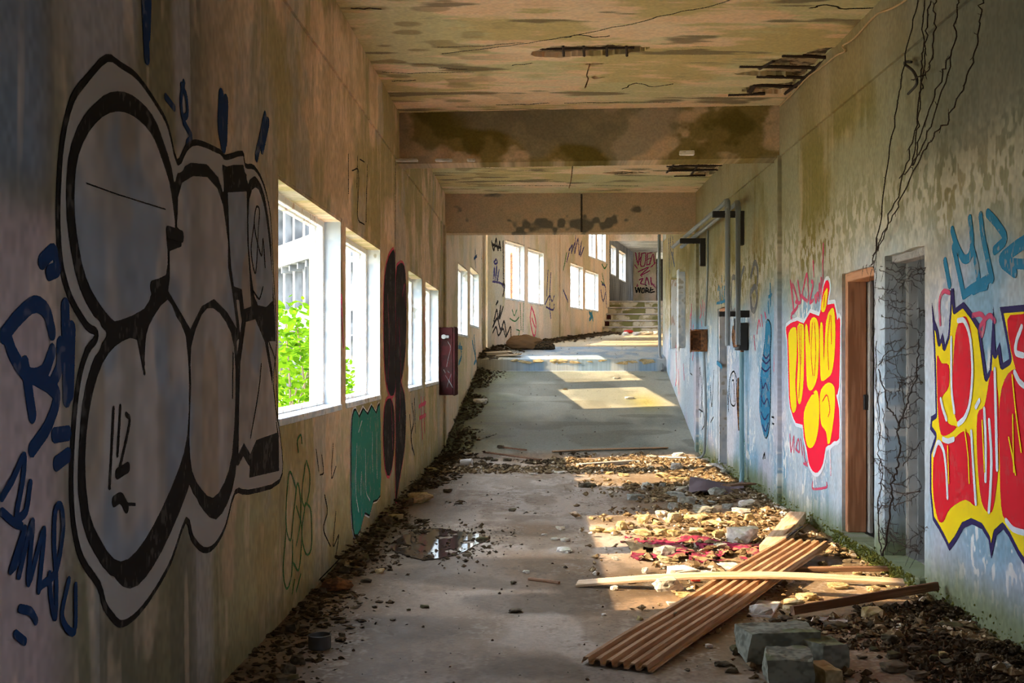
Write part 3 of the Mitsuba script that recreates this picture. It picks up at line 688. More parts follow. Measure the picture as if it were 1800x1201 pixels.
film(WL, 'wall_left__blue_smear', unary_union([S(WL, [[(252,-10),(254,40),(257,100)], [(260,0),(258,60)]], .06), S(WL, [[(318,150),(326,170),(328,200),(320,205),(317,175),(322,145)], [(322,215),(335,240),(328,250)], [(290,170),(305,190)]], .03), S(WL, [[(388,170),(386,220),(392,255)], [(396,180),(394,245)]], .08), S(WL, [[(465,205),(458,240),(450,275)], [(470,215),(460,262)]], .06)]), 'blue', 1, label='blue paint smears above the bubble letters')
film(WL, 'wall_left__loop_tag', S(WL, [[(520,860),(510,830),(505,850),(502,920),(510,950),(516,900),(522,850),(528,880),(527,920),(520,960)], [(536,815),(530,870),(535,890),(542,870),(544,835),(538,810)], [(503,925),(497,1000),(503,1035),(512,1010),(514,950)], [(520,890),(530,930),(525,1000),(515,990)], [(536,885),(530,940),(538,975),(547,960),(546,900),(538,885)], [(524,795),(522,775),(528,765),(530,780)], [(520,1040),(528,1010)], [(513,1045),(517,1020)]], .014), 'green', 1, label='green looped outline tag under the nearest window')
film(WL, 'wall_left__pencil_scribble', S(WL, [[(565,800),(568,830),(562,835)], [(570,870),(575,900),(568,930),(580,960)], [(585,780),(582,840),(590,820)], [(555,640+150),(560,830)], [(590,900),(585,960),(595,940),(590,975)], [(560,1020),(580,1000),(603,975)], [(625,830+20),(630,820)], [(632,280),(640,285)], [(618,300),(630,303),(628,380),(640,395)], [(628,275),(627,330)], [(612,270),(612,340)], [(645,290),(643,390)]], .010), 'black', 1, label='thin black scribbles')
# teal piece
G = 'wall_left__teal_graffiti'
lab(G, 'teal block of graffiti with pale outlines under the second window')
tl = P(WL, [(618,735),(624,722),(630,735),(637,720),(645,730),(652,715),(660,728),(666,712),(668,800),(667,870),(655,880),(648,905),(640,900),(632,930),(622,940),(617,900),(616,800)], 2)
film(WL, G+'__halo', tl.buffer(.03), 'white', 1); film(WL, G+'__outline', tl.buffer(.018), 'black', 2); film(WL, G+'__fill', tl, 'teal', 3)
film(WL, G+'__marks', S(WL, [[(625,780),(623,860),(628,900)], [(633,830),(632,870)], [(640,790),(641,860),(648,880)], [(652,760),(653,830)], [(660,760),(661,840)], [(628,760),(634,740)]], .012), 'white', 4)
# tall black and red column
G = 'wall_left__column_graffiti'
lab(G, 'tall black graffiti with red outline between the window pairs')
def R3(pts): return crop(pts, 450, 250, 2.0025)
ca = unary_union([P(WL, R3(q), 2) for q in ([(448,600),(450,500),(458,430),(474,388),(488,395),(488,560),(489,760),(488,870),(478,893),(468,885),(456,840),(449,740)], [(449,960),(456,915),(470,902),(482,930),(486,1010),(482,1110),(468,1175),(454,1150),(447,1050)],
    [(491,470),(500,432),(514,426),(524,460),(528,580),(525,720),(516,810),(508,845),(520,885),(526,960),(522,1070),(510,1150),(497,1230),(491,1260),(490,1000),(490,700)])])
film(WL, G+'__outline', ca.buffer(.028), 'pink', 1); film(WL, G+'__fill', ca, 'charcoal', 2)
film(WL, G+'__marks', S(WL, [[(680,520),(683,600),(680,680)], [(700,560),(703,660),(701,740)], [(686,700),(689,790)], [(706,520),(710,500),(712,540)]], .02), 'maroon' if False else 'magenta', 3)
film(WL, 'wall_left__pink_tag', S(WL, [[(740,700),(742,770)], [(736,715),(748,708)], [(737,735),(748,730)], [(745,700),(746,760)]], .05), 'pink', 1)
film(WL, 'wall_left__black_tag', S(WL, [[(724,710),(727,740),(722,770),(728,800)], [(728,700),(730,760)], [(720,730),(724,790)]], .03), 'charcoal', 1)
film(WL, 'wall_left__red_drip', S(WL, [[(600,520),(601,560),(603,610)], [(745,540),(746,610)]], .03), 'pink', 1)
# bay beside the ramp and far walls
film(WL3, 'wall_left_001__teal_tag', unary_union([S(WL3, [[(808,605),(811,625),(806,640)], [(805,610),(812,612)], [(833,590),(836,630),(833,640)], [(830,600),(838,640)]], .07)]), 'skyblue', 1)
film(WL3, 'wall_left_001__orange_drip', S(WL3, [[(848,450),(850,500)], [(851,480),(852,560)]], .07), 'orange', 1)
film(WL3, 'wall_left_001__black_drip', S(WL3, [[(846,440),(848,620)], [(852,520),(853,600)]], .05), 'charcoal', 1)
film(WL3, 'wall_left_001__blue_tag', S(WL3, [[(835,440),(836,470)], [(833,455),(838,450)]], .06), 'blue', 1)
film(WL4, 'wall_left_002__black_tag', unary_union([S(WL4, [[(864,425),(868,440),(872,420),(875,440),(878,425),(880,440)], [(866,430),(880,436)], [(868,565),(873,545),(876,560),(880,538),(878,560),(884,540)], [(872,535),(875,530)], [(866,575),(874,560),(880,580),(886,565),(890,590)], [(882,500),(887,502),(884,520)], [(884,425),(885,500)]], .06), S(WL4, [[(866,585),(872,575),(876,590),(884,578),(889,592),(897,575),(898,592)]], .05)]), 'charcoal', 1)
film(WL4, 'wall_left_002__blue_tag', S(WL4, [[(869,460),(872,456),(874,462),(870,464),(868,460)], [(867,490),(869,470),(870,492),(873,468),(874,495),(877,475)], [(866,495),(880,498),(885,505)], [(958,535),(966,520),(970,530),(974,520)], [(960,540),(972,545),(974,535)], [(968,480),(966,530),(968,560)], [(963,475),(961,520)]], .05), 'violet', 1)
film(WL4, 'wall_left_002__red_figure', S(WL4, [[(934,540),(932,560),(936,585),(940,590),(942,570),(938,550),(934,540)], [(935,560),(940,575)]], .06), 'pink', 1)
film(WL4, 'wall_left_002__green_tag', S(WL4, [[(900,545),(904,555),(908,545)], [(914,534),(916,580)], [(920,534),(919,582)], [(908,580),(913,582),(911,590)], [(896,560),(905,565),(912,558)]], .035), 'green', 1)
film(WL5, 'wall_left_003__blue_tag', S(WL5, [[(1000,440),(1006,432),(1004,445),(1010,428)], [(1012,415),(1010,445),(1016,420),(1018,448),(1022,425),(1020,450),(1026,435)], [(1000,445),(996,460)], [(990,510),(994,520),(998,530)], [(1056,510),(1060,530),(1064,515)], [(1058,500),(1064,505),(1066,540)]], .07), 'violet', 1)
film(WL5, 'wall_left_003__green_tag', S(WL5, [[(990,475),(994,455),(996,445)], [(1058,465),(1063,472),(1067,465)], [(1058,480),(1062,500),(1057,495)]], .06), 'green', 1)
film(WL5, 'wall_left_003__teal_tag', S(WL5, [[(1036,550),(1040,556),(1036,562)], [(1040,550),(1042,562)]], .12), 'skyblue', 1)
G = 'wall_end__magenta_tag'
film(WE, G, unary_union([S(WE, [[(1117,444),(1121,462),(1126,452)], [(1124,442),(1122,466)], [(1128,446),(1126,466),(1133,466),(1135,446),(1128,446)], [(1138,446),(1137,466)], [(1138,446),(1146,444)], [(1138,456),(1144,454)], [(1137,466),(1143,464)], [(1141,466),(1148,447),(1150,462)], [(1134,438),(1141,434),(1144,438),(1136,442),(1134,438)], [(1116,466),(1120,472)], [(1122,478),(1140,470),(1126,484),(1142,476)], [(1144,470),(1152,462)]], .042), S(WE, [[(1124,492),(1130,490),(1126,498),(1132,500)], [(1134,500),(1137,488),(1141,500)], [(1144,488),(1145,500),(1150,500)], [(1120,500),(1121,503),(1119,503)], [(1146,498),(1152,506)], [(1126,484),(1128,486)]], .045)]), 'magenta', 1, label='magenta tag letters on the pale end wall')
film(WE, 'wall_end__black_tag', S(WE, [[(1117,506),(1119,514),(1122,506),(1124,514),(1126,506)], [(1129,507),(1128,514),(1132,514),(1132,507),(1129,507)], [(1135,514),(1136,506),(1140,510),(1136,511),(1141,514)], [(1144,506),(1143,514),(1150,513)], [(1144,510),(1148,509)], [(1134,500),(1136,502)]], .05), 'black', 1, label='black tag letters low on the end wall')
# ---- right wall
K = 2.002
def R8(pts): return crop(pts, 1350, 400, K)
G = 'wall_right__yellow_graffiti'
lab(G, 'yellow letter graffiti on red with a white halo left of the doorways')
red = P(WR, R8([(66,350),(105,328),(128,338),(150,300),(182,312),(190,262),(200,200),(213,185),(219,215),(210,272),(235,268),(246,328),(256,325),(252,560),(242,590),(252,640),(252,742),(235,752),(222,765),(205,775),(196,830),(178,862),(160,858),(146,830),(138,780),(128,740),(124,695),(100,688),(85,650),(76,600),(70,400)]), 2)
halo = unary_union([red.buffer(.035), S(WR, [R8([(218,760),(222,860)]), R8([(205,330),(190,290)]), R8([(246,640),(250,690)])], .05)])
film(WR, G+'__halo', halo, 'white', 1)
film(WR, G+'__background', red, 'signal', 2)
ye = unary_union([P(WR, R8(q), 3) for q in (
    [(76,372),(100,352),(105,420),(99,540),(103,630),(90,652),(81,600),(77,450)], [(107,348),(128,342),(130,420),(128,540),(120,610),(110,618),(105,560),(110,450)],
    [(134,352),(142,348),(150,420),(152,330),(172,318),(182,360),(182,450),(176,530),(158,572),(142,560),(137,470)], [(186,355),(196,345),(200,480),(208,330),(232,282),(240,340),(238,440),(228,510),(212,530),(196,540),(188,520)],
    [(190,288),(199,238),(212,212),(213,250),(202,296)], [(130,650),(148,605),(172,572),(183,610),(182,690),(172,750),(156,776),(140,765),(131,710)], [(190,572),(215,546),(236,560),(239,610),(234,680),(217,772),(208,720),(190,690),(186,620)])])
film(WR, G+'__letters', ye.intersection(red.buffer(-.012)), 'yellow', 3)
film(WR, G+'__letter_lines', S(WR, [R8(q) for q in ([(113,350),(117,500),(112,600)], [(120,345),(120,480)], [(160,335),(156,440),(162,520)], [(168,335),(172,430),(168,520)], [(222,310),(214,400),(218,500)], [(226,310),(228,410)], [(204,240),(200,280)], [(150,590),(166,584)], [(196,612),(212,590),(222,640),(216,665)])], .012), 'signal', 4)
film(WR, 'wall_right__red_tag', unary_union([S(WR, [R8(q) for q in ([(80,190),(92,300),(86,200),(106,270),(84,305)], [(106,190),(116,260),(98,262)], [(122,230),(138,165),(142,255),(118,240)], [(160,255),(148,262),(160,200),(154,190)], [(166,245),(176,232),(170,262),(166,245)], [(180,255),(182,200),(190,250),(188,180)], [(196,60),(194,150),(198,250)], [(160,120),(162,170)], [(82,315),(88,330)])], .035), S(WR, [R8(q) for q in ([(78,730),(82,790),(92,735),(92,790)], [(98,780),(108,745),(112,790),(98,780)], [(116,745),(122,800)], [(126,770),(134,830),(150,800)], [(126,830),(140,840)], [(158,895),(160,920),(205,915),(208,900)], [(220,790),(222,870)])], .022)]), 'pink', 1, label='red scrawled tag above and below the yellow letters')
G = 'wall_right__red_graffiti'
lab(G, 'large red and yellow graffiti with navy outline right of the doorways')
navy = P(WR, R8([(578,265),(588,330),(600,360),(606,400),(616,372),(624,415),(636,380),(642,300),(646,215),(655,215),(660,285),(690,262),(720,300),(748,345),(772,520),(782,500),(795,280),(803,440),(817,405),(828,478),(852,462),(838,380),(818,280),(900,272),(1010,255),(1130,300),(1160,500),(1150,1000),(1080,1160),(960,1210),(915,1205),(880,1150),(850,1090),(830,1062),(805,1085),(797,1125),(788,1165),(778,1100),(755,1062),(720,1045),(690,1058),(665,1105),(640,1138),(625,1105),(602,1062),(582,1030),(572,930),(572,790),(590,735),(572,710),(576,665),(592,655),(588,480)]), 1)
yel = unary_union([navy.buffer(-.035).intersection(P(WR, R8([(570,250),(1160,250),(1160,1250),(560,1250)]), 0))])
film(WR, G+'__outline', navy, 'navy', 1); film(WR, G+'__yellow_band', yel, 'yellow', 2)
reds = [P(WR, R8(q), 3) for q in (
    [(600,452),(615,478),(640,485),(640,560),(616,600),(622,645),(640,690),(668,702),(640,728),(614,728),(604,660),(600,560)], [(660,420),(672,345),(696,312),(714,345),(724,430),(720,560),(700,655),(682,690),(664,665),(655,560)],
    [(588,800),(602,752),(640,760),(690,718),(716,740),(722,830),(738,975),(700,958),(645,990),(622,1035),(602,1025),(586,930)], [(742,660),(768,625),(790,505),(806,540),(816,620),(816,830),(802,965),(786,1005),(757,965),(742,820)],
    [(822,600),(850,515),(900,498),(1000,520),(1110,540),(1120,900),(1060,1060),(960,1090),(900,1068),(850,1040),(826,980),(820,760)], [(848,325),(900,305),(1000,290),(1110,320),(1120,500),(1000,500),(900,512),(872,480)])]
film(WR, G+'__letters', unary_union(reds), 'red', 3)
film(WR, G+'__highlights', S(WR, [R8(q) for q in ([(675,328),(698,330),(718,390),(726,500),(718,610),(700,668),(676,692)], [(651,390),(652,560),(662,650)], [(622,745),(640,752),(660,745)], [(589,800),(605,755),(625,790),(634,870),(638,950)], [(722,720),(730,860),(738,970)], [(768,640),(773,760),(772,890)], [(805,500),(810,700),(813,850)], [(785,680),(793,800),(790,920),(784,1000)], [(845,1032),(870,1062),(910,1075)], [(614,605),(622,640),(634,675)], [(900,350),(882,400),(880,440),(905,450)], [(875,510),(890,540),(910,560)], [(738,632),(750,610)])], .032), 'white', 4)
film(WR, G+'__letter_lines', S(WR, [R8(q) for q in ([(640,770),(644,900)], [(700,712),(712,800),(716,900)], [(868,520),(880,640),(900,790)], [(856,740),(872,820),(880,870)], [(870,660),(874,860)], [(762,680),(770,860)])], .014), 'yellow', 5)
film(WR, 'wall_right__pink_loop', S(WR, [R8(q) for q in ([(722,310),(750,305),(765,330),(755,380),(748,350),(780,310),(800,330)], [(608,340),(605,260),(620,225),(640,230)])], .03), 'pink', 1)
film(WR, 'wall_right__blue_tag', unary_union([S(WR, [R8(q) for q in ([(650,10),(665,60),(690,110),(712,100),(720,50),(712,-30)], [(655,70),(672,150),(690,235)], [(690,238),(720,215),(780,180)], [(725,222),(745,210),(770,205)], [(750,-40),(758,30),(775,110),(790,180)], [(720,70),(735,130),(742,180)], [(775,-50),(810,-10),(836,40),(800,80)], [(930,30),(880,60),(825,105),(830,130)], [(830,130),(870,160)], [(900,60),(830,118),(910,130)], [(625,120),(640,200)])], .055)]), 'skyblue', 1, label='blue brushed tag high above the red and yellow graffiti')
KK = 2.183
def R7(pts): return crop(pts, 1150, 330, KK)
G = 'wall_right__blue_figure'
ow = P(WR, R7([(430,520),(440,510),(450,545),(446,640),(448,740),(444,900),(432,960),(418,930),(405,850),(408,740),(414,680),(424,600),(428,560)]), 3)
film(WR, G+'__outline', ow.buffer(.012), 'black', 1); film(WR, G+'__fill', ow, 'skyblue', 2, label='blue painted figure with dark wavy outlines')
film(WR, G+'__lines', S(WR, [R7(q) for q in ([(420,640),(432,655),(444,640)], [(418,660),(432,675),(446,660)], [(414,690),(430,705),(446,690)], [(412,730),(420,770),(430,750),(440,780)], [(412,800),(424,830),(436,810),(444,840)], [(412,860),(426,890),(440,870)], [(418,910),(430,935),(440,905)], [(416,760),(414,840)])], .018), 'navy', 3)
film(WR, 'wall_right__grey_ring', unary_union([S(WR, [R7(q) for q in ([(372,340),(385,290),(395,300),(398,350),(392,400)], [(372,400),(388,380),(396,420),(386,470),(374,460),(370,410)], [(330,420),(335,340),(345,310)], [(294,430),(300,350),(310,345)], [(295,430),(300,480),(310,470)])], .07)]), 'smoke', 1, label='grey sprayed rings above the blue figure')
film(WR, 'wall_right__blue_letters', unary_union([S(WR, [R7(q) for q in ([(245,395),(250,380),(252,440),(246,440)], [(256,385),(258,440),(262,436)], [(264,380),(263,410),(268,436)], [(270,380),(271,440)], [(240,445),(275,435)], [(260,340),(261,362)], [(446,370),(447,450)], [(440,420),(452,410)], [(438,440),(440,480)])], .035), S(WR, [R7([(242,672),(260,688)])], .06)]), 'skyblue', 1)
film(WR, 'wall_right__black_scribble', S(WR, [R7(q) for q in ([(285,840),(290,740),(305,705),(316,740),(312,830),(296,830),(290,790)], [(320,740),(328,735),(330,800)], [(282,780),(286,860)], [(300,740),(306,745),(308,820)], [(172,770),(176,690),(184,800),(178,880)], [(190,700),(184,820),(194,900),(184,930)], [(198,740),(196,840),(200,920)], [(172,850),(186,860)], [(216,760),(222,840),(230,700)], [(218,900),(228,880)], [(140,600),(138,700),(146,720)], [(452,880),(468,885)], [(455,905),(466,910)], [(418,1040),(424,1020),(426,1040)], [(470,400),(471,385)])], .020), 'black', 1, label='black line scribbles beside the far doorway')
film(WR, 'wall_right__red_scribble', S(WR, [R7(q) for q in ([(178,450),(182,480),(176,500)], [(186,430),(190,490)], [(194,445),(196,480)], [(182,510),(184,530)], [(395,560),(402,510),(408,530)], [(412,490),(416,530)], [(425,480),(430,500)], [(384,570),(388,620)], [(468,600),(472,760)], [(462,640),(460,700)])], .03), 'pink', 1)
film(WR, 'wall_right__green_loops', S(WR, [R7(q) for q in ([(332,965),(328,1000),(334,1020),(342,1000),(338,965)], [(332,1025),(330,1060),(336,1078),(342,1050),(336,1025)], [(345,965),(350,990),(348,1030),(352,1070)])], .012), 'green', 1)
film(WR3, 'wall_right_001__tags', unary_union([S(WR3, [R7(q) for q in ([(56,200),(60,330)], [(62,190),(66,300)], [(72,190),(74,260)], [(68,250),(78,300)])], .06)]), 'blue', 1)
film(WR3, 'wall_right_001__red_tag', S(WR3, [R7(q) for q in ([(84,610),(86,720),(82,760)], [(94,700),(96,790)], [(112,680),(116,740)], [(144,450),(142,540),(150,620),(148,660)], [(138,500),(144,470)], [(150,530),(152,600)])], .05), 'pink', 1)
film(WR, 'wall_right__lower_red_tag', S(WR, [R7([(156,640),(158,690)]), R7([(160,630),(164,670)])], .05), 'pink', 1)
# ---------------------------------------------------------------- things on the walls
def fl(px, py):
    """The point of the floor seen at a pixel."""
    k = (py-CY)/F
    y = EYE/k if k > 0 else 99
    if y > 17.0: y = (EYE+.17882*17)/(k+.17882)
    return np.array([(px-CX)/F*y, y, zfloor(y)])
def wood_mesh(key, m, mat, axis_dir, **kw):
    v = m.vertices[m.faces].reshape(-1, 3); m2 = tm(v, np.arange(len(v)).reshape(-1, 3))
    a = np.array(axis_dir, float); a /= np.linalg.norm(a)
    b = np.cross(a, [0, 0, 1.0]); b /= np.linalg.norm(b)+1e-9; c = np.cross(a, b)
    return add(key, m2, mat, uv=np.c_[v@a, v@b*.8+v@c*.6], **kw)
# fire hose cabinet on the left wall
lab('hose_cabinet', 'dark maroon metal hose cabinet mounted on the left wall', 'cabinet')
add('hose_cabinet__body', bx(-1.46, -1.245, 16.75, 17.35, .94, 1.94, .012), 'maroon_paint')
add('hose_cabinet__door', bx(-1.243, -1.215, 16.74, 17.36, .93, 1.95, .006), 'maroon_paint')
add('hose_cabinet__body__lock', [trimesh.creation.cylinder(.035, .05, sections=14, transform=T3) for T3 in [trimesh.transformations.translation_matrix([-1.38, 16.73, 1.80])@trimesh.transformations.rotation_matrix(math.pi/2, [1, 0, 0])]]+[bx(-1.40, -1.30, 16.72, 16.75, 1.775, 1.825, .008)], 'chrome')
HC = Wall((-1.45, 16.75), (-1.2, 16.75), (0, 1))
film(HC, 'hose_cabinet__body__scratched_marks', S(HC, [[(787,600),(792,612),(788,630),(785,645)], [(783,660),(795,680)], [(793,658),(785,682)], [(780,650),(783,656)], [(787,652),(790,656)], [(790,670),(796,682)]], .0045), 'smoke', 1)
# rusty box, conduit, switch box
lab('junction_box', 'rusty open fronted junction box on the right wall', 'electrical box')
yb = 16.35
add('junction_box__back', bx(2.42, 2.44, yb, yb+.42, 1.58, 1.90, .004), 'rust')
for z0, z1 in ((1.58, 1.60), (1.88, 1.90)): add('junction_box__side', bx(2.26, 2.44, yb, yb+.42, z0, z1, .003), 'rust')
for y0 in (yb, yb+.40): add('junction_box__side', bx(2.26 if y0 > yb else 2.35, 2.44, y0, y0+.02, 1.58, 1.90, .003), 'rust')
add('junction_box__flange', bx(2.245, 2.262, yb+.37, yb+.42, 1.57, 1.91, .003), 'rust')
add('conduit', tube(spline([(2.41, 16.1, 3.30), (2.41, 16.15, 2.6), (2.41, 16.35, 1.95)], 5), .016, 7), 'pipe_grey', 'thin grey conduit running down to the rusty box', 'pipe')
add('conduit', tube(spline([(2.40, 16.42, 1.58), (2.41, 16.3, .9), (2.40, 16.3, .35), (2.37, 16.35, .08), (2.2, 16.6, .03), (1.8, 16.9, .02)], 6), .018, 7), 'pipe_grey', 'thin grey conduit curling from the rusty box to the rubble', 'pipe')
lab('switch_box', 'black switch box on the right wall with a teal pipe below it', 'electrical box')
add('switch_box__body', bx(2.33, 2.445, 13.2, 13.45, 1.58, 1.90, .01), 'black_metal'); add('switch_box__cover', bx(2.315, 2.335, 13.21, 13.44, 1.62, 1.86, .004), 'rust'); add('switch_box__cover__latch', bx(2.29, 2.32, 13.25, 13.3, 1.82, 1.95, .006), 'black_metal')
add('switch_box__gland', trimesh.creation.cylinder(.022, .09, sections=10, transform=trimesh.transformations.translation_matrix([2.39, 13.3, 1.55])), 'rust')
add('teal_pipe', tube(spline([(2.385, 13.3, 1.56), (2.385, 13.3, .8), (2.385, 13.28, .25), (2.37, 13.2, .10), (2.33, 13.05, .02)], 6), .028, 9), 'pipe_teal', 'teal painted conduit pipe from the black switch box to the floor', 'pipe')
# pair of pipes on brackets
lab('bracket_pipe', 'grey pipe bent down from the ceiling brackets, leftmost of the pair', 'pipe')
lab('bracket_pipe_001', 'grey pipe bent down from the ceiling brackets, rightmost of the pair', 'pipe')
used.update(['bracket_pipe', 'bracket_pipe_001'])
for key, x, y, zb in (('bracket_pipe', 2.16, 12.93, 1.63), ('bracket_pipe_001', 2.30, 13.06, 1.64)):
    add(key+'__horizontal_run', tube([(x, 18.2, 3.26), (x, y+.08, 3.28)], .028, 9), 'pipe_grey')
    add(key+'__elbow', tube(spline([(x, y+.12, 3.28), (x, y+.03, 3.27), (x, y, 3.18)], 5), .036, 9), 'pipe_grey')
    add(key+'__vertical_run', tube([(x, y, 3.22), (x, y, zb)], .029, 9), 'pipe_grey')
for i, (y, L) in enumerate(((13.5, 'nearer black angle bracket holding the pipe pair'), (16.6, 'farther black angle bracket holding the pipe pair'))):
    k = uniq('pipe_bracket'); lab(k, L, 'bracket')
    add(k+'__arm', bx(2.08, 2.45, y, y+.05, 3.16, 3.235, .004), 'black_metal'); add(k+'__upright', bx(2.37, 2.45, y-.02, y+.07, 2.83, 3.235, .004), 'black_metal')
k = uniq('pipe_bracket'); lab(k, 'dark flat bracket bar holding the pipes beside the far doorway', 'bracket')
add(k+'__bar', bx(2.10, 2.38, 13.16, 13.2, 1.97, 2.03, .004), 'black_metal'); add(k+'__arm', bx(2.34, 2.45, 13.16, 13.2, 1.96, 2.04, .004), 'black_metal')
add('hanging_strap', tube(spline([(2.38, 13.75, 1.88), (2.37, 13.75, 1.74), (2.38, 13.72, 1.62)], 4), [.025]*8+[.02], 6), 'rust', 'short rusty strap hanging left of the black switch box', 'strap')
add('rusty_strip', tube(spline([(2.42, 13.65, 1.25), (2.41, 13.66, .95), (2.42, 13.62, .62)], 4), .022, 5), 'rust', 'rusty curved metal strip on the wall under the black switch box', 'metal strip')
# corner pipe by the landing
add('corner_pipe', tube(spline([(2.64, 24.7, 4.6), (2.64, 24.7, 2.6), (2.64, 24.6, 1.85), (2.60, 24.2, 1.55), (2.60, 23.95, 1.45), (2.60, 23.7, 1.22)], 6), .035, 8), 'pipe_grey', 'grey drain pipe down the corner by the landing', 'pipe')
# loose cable along the ceiling corner
cp = [WR.hit(px, py) for px, py in ((1378,186),(1400,165),(1425,138),(1450,120),(1478,98),(1494,90),(1490,80),(1510,68),(1548,28),(1575,16),(1600,2),(1640,-30))]
add('ceiling_cable', tube(spline([WR.pt(u, v, -.04) for u, v in cp], 5), .007, 6), 'cable_cream', 'pale cable sagging along the top of the right wall', 'cable')
# hanging vines, upper right
V = [[(1632,-30),(1628,10),(1605,120),(1592,190),(1570,330),(1552,440),(1545,470)], [(1638,-30),(1640,0),(1638,80),(1636,140),(1625,230),(1604,310),(1572,400),(1550,450)], [(1705,-20),(1702,10),(1692,90),(1662,200),(1626,280),(1596,312)],
     [(1746,-20),(1746,10),(1738,70),(1712,150),(1682,210),(1650,252),(1618,310),(1585,380),(1556,440)], [(1665,-20),(1660,20),(1658,80),(1650,120),(1620,142)], [(1690,90),(1670,140),(1640,225),(1622,290)], [(1652,0),(1645,70),(1640,130),(1632,200),(1620,290)]]
lab('hanging_vine', 'bare dry vine stems hanging down the upper right wall', 'vine')
vr = np.random.default_rng(5)
for q in V:
    p = np.array([WR.pt(*WR.hit(*a), -.06) for a in q]); p = spline(p, 8); p += vr.normal(0, .006, p.shape)
    ms = [tube(p, .0042, 5)]
    for i in range(3, len(p)-2, 4):
        d = vr.normal(0, 1, 3)*[.2, 1, 1]; d *= .03/np.linalg.norm(d); ms.append(tube([p[i], p[i]+d], [.0028, .0015], 3))
    add('hanging_vine__stem', ms, 'vine_bark')
p = spline([WR.pt(*WR.hit(*a), -.05) for a in ((1610,165),(1624,150),(1625,138),(1618,124),(1604,113),(1606,109),(1616,109))], 5)
add('wall_hook', tube(p, .009, 6), 'black_metal', 'short bent black wire hook on the upper right wall', 'hook')
lab('doorway_vine', 'tangle of bare vine stems growing over the nearer doorway', 'vine')
XD = Wall((2.47, -3), (2.47, 17), (1, 0))
K8 = 2.002
D = [([(425,1170),(455,1000),(462,890),(480,840),(484,760),(478,680),(450,640),(432,580),(412,500)], .012), ([(478,690),(500,640),(520,580),(545,480),(552,400)], .010), ([(480,840),(520,780),(552,750)], .006), ([(462,890),(430,850),(405,820)], .007), ([(410,310),(440,320),(480,330),(520,350),(552,380)], .005), ([(408,480),(440,440),(500,425),(552,410)], .006),
     ([(408,470),(470,450),(530,440)], .005), ([(405,240),(450,270),(490,300),(530,310)], .004), ([(410,140),(450,150),(500,165),(552,200)], .005), ([(415,150),(470,175),(520,230)], .004), ([(440,130),(500,140),(550,150)], .004), ([(405,900),(440,920),(500,935),(552,930)], .006), ([(405,1000),(430,980),(480,975),(540,950)], .007), ([(410,1060),(440,1090),(500,1120),(550,1140)], .006),
     ([(440,1080),(480,1100),(552,1080)], .005), ([(425,1060),(470,1110),(540,1150)], .005), ([(460,1150),(500,1130),(552,1120)], .005), ([(455,1000),(440,940),(412,900)], .006), ([(500,640),(490,560),(470,480),(440,400)], .005), ([(545,480),(520,520),(500,570)], .005), ([(430,1180),(412,1100),(408,1000),(420,900),(410,800),(415,700),(405,560),(400,400)], .008), ([(545,600),(510,640),(480,690)], .005), ([(420,640),(440,740),(436,700)], .005),
     ([(390,60),(384,200),(378,400),(392,560),(400,700)], .005), ([(400,40),(392,200),(386,330),(396,500)], .004), ([(340,140),(360,130),(378,150)], .005)]
for i in range(46):
    x0, y0 = vr.uniform(404, 545), vr.uniform(135, 1150); L_ = vr.uniform(40, 110); s_ = vr.choice([-1, 1]); D.append(([(x0, y0), (x0+s_*L_*.5, y0+vr.uniform(-30, 8)), (min(552, max(403, x0+s_*L_)), y0+vr.uniform(-60, 25))], vr.uniform(.0035, .006)))
for q, r in D:
    p = np.array([XD.pt(*XD.hit(1350+x/K8, 400+y/K8), -.03) for x, y in q]); p = spline(p, 6); p += vr.normal(0, .006, p.shape); p[:, 0] += vr.normal(0, .012)
    ms = [tube(p, np.linspace(r*.6, r*.35, len(p)), 5)]
    for i in range(2, len(p)-1, 3):
        d = vr.normal(0, 1, 3)*[.3, 1, 1]; d *= (.05+.07*vr.random())/np.linalg.norm(d); ms.append(tube([p[i], p[i]+d*.6, p[i]+d+vr.normal(0, .01, 3)], [.002, .0016, .001], 3))
    add('doorway_vine__stem', ms, 'vine_bark')

# ---------------------------------------------------------------- boards and panels on the floor
# ridged panel
a0, a1 = np.array([.215, 5.55, .012]), np.array([1.86, 8.66, .10])
ax = a1-a0; Lp = np.linalg.norm(ax); ax /= Lp; sd = np.cross(ax, [0, 0, 1]); sd /= np.linalg.norm(sd); up = np.cross(sd, ax)
prof, w_ = [], .37
for i in range(6):
    s = i*w_/6; prof += [(s, 0.0), (s+.012, .024), (s+.034, .024), (s+.040, 0.0)]
prof.append((w_, 0.0))
n_ = 24; VV = []
for j in range(n_+1):
    t = j/n_*Lp
    for s, h in prof: VV.append(a0+ax*t+sd*s+up*(h+.004+.012*math.sin(j*.5)*(.3)))
    for s, h in prof[::-1]: VV.append(a0+ax*t+sd*s+up*(h-.004+.012*math.sin(j*.5)*(.3)))
VV = np.array(VV); q_ = 2*len(prof); FF = []
for j in range(n_):
    for i in range(q_):
        k = (i+1) % q_; FF += [(j*q_+i, (j+1)*q_+k, j*q_+k), (j*q_+i, (j+1)*q_+i, (j+1)*q_+k)]
for i in range(len(prof)-1):
    e = q_-1-i
    FF += [(i, i+1, e), (i+1, e-1, e)]; o = n_*q_; FF += [(o+i, o+e, o+i+1), (o+i+1, o+e, o+e-1)]
m = tm(VV, FF); trimesh.repair.fix_normals(m)
def tag_wood(key, m, mat, axis_dir, label, cat, group=None): wood_mesh(key, m, mat, axis_dir, label=label, cat=cat, group=group)
tag_wood('ridged_panel', m, 'wood_panel', ax, 'long brown ridged panel lying diagonally across the floor', 'panel')
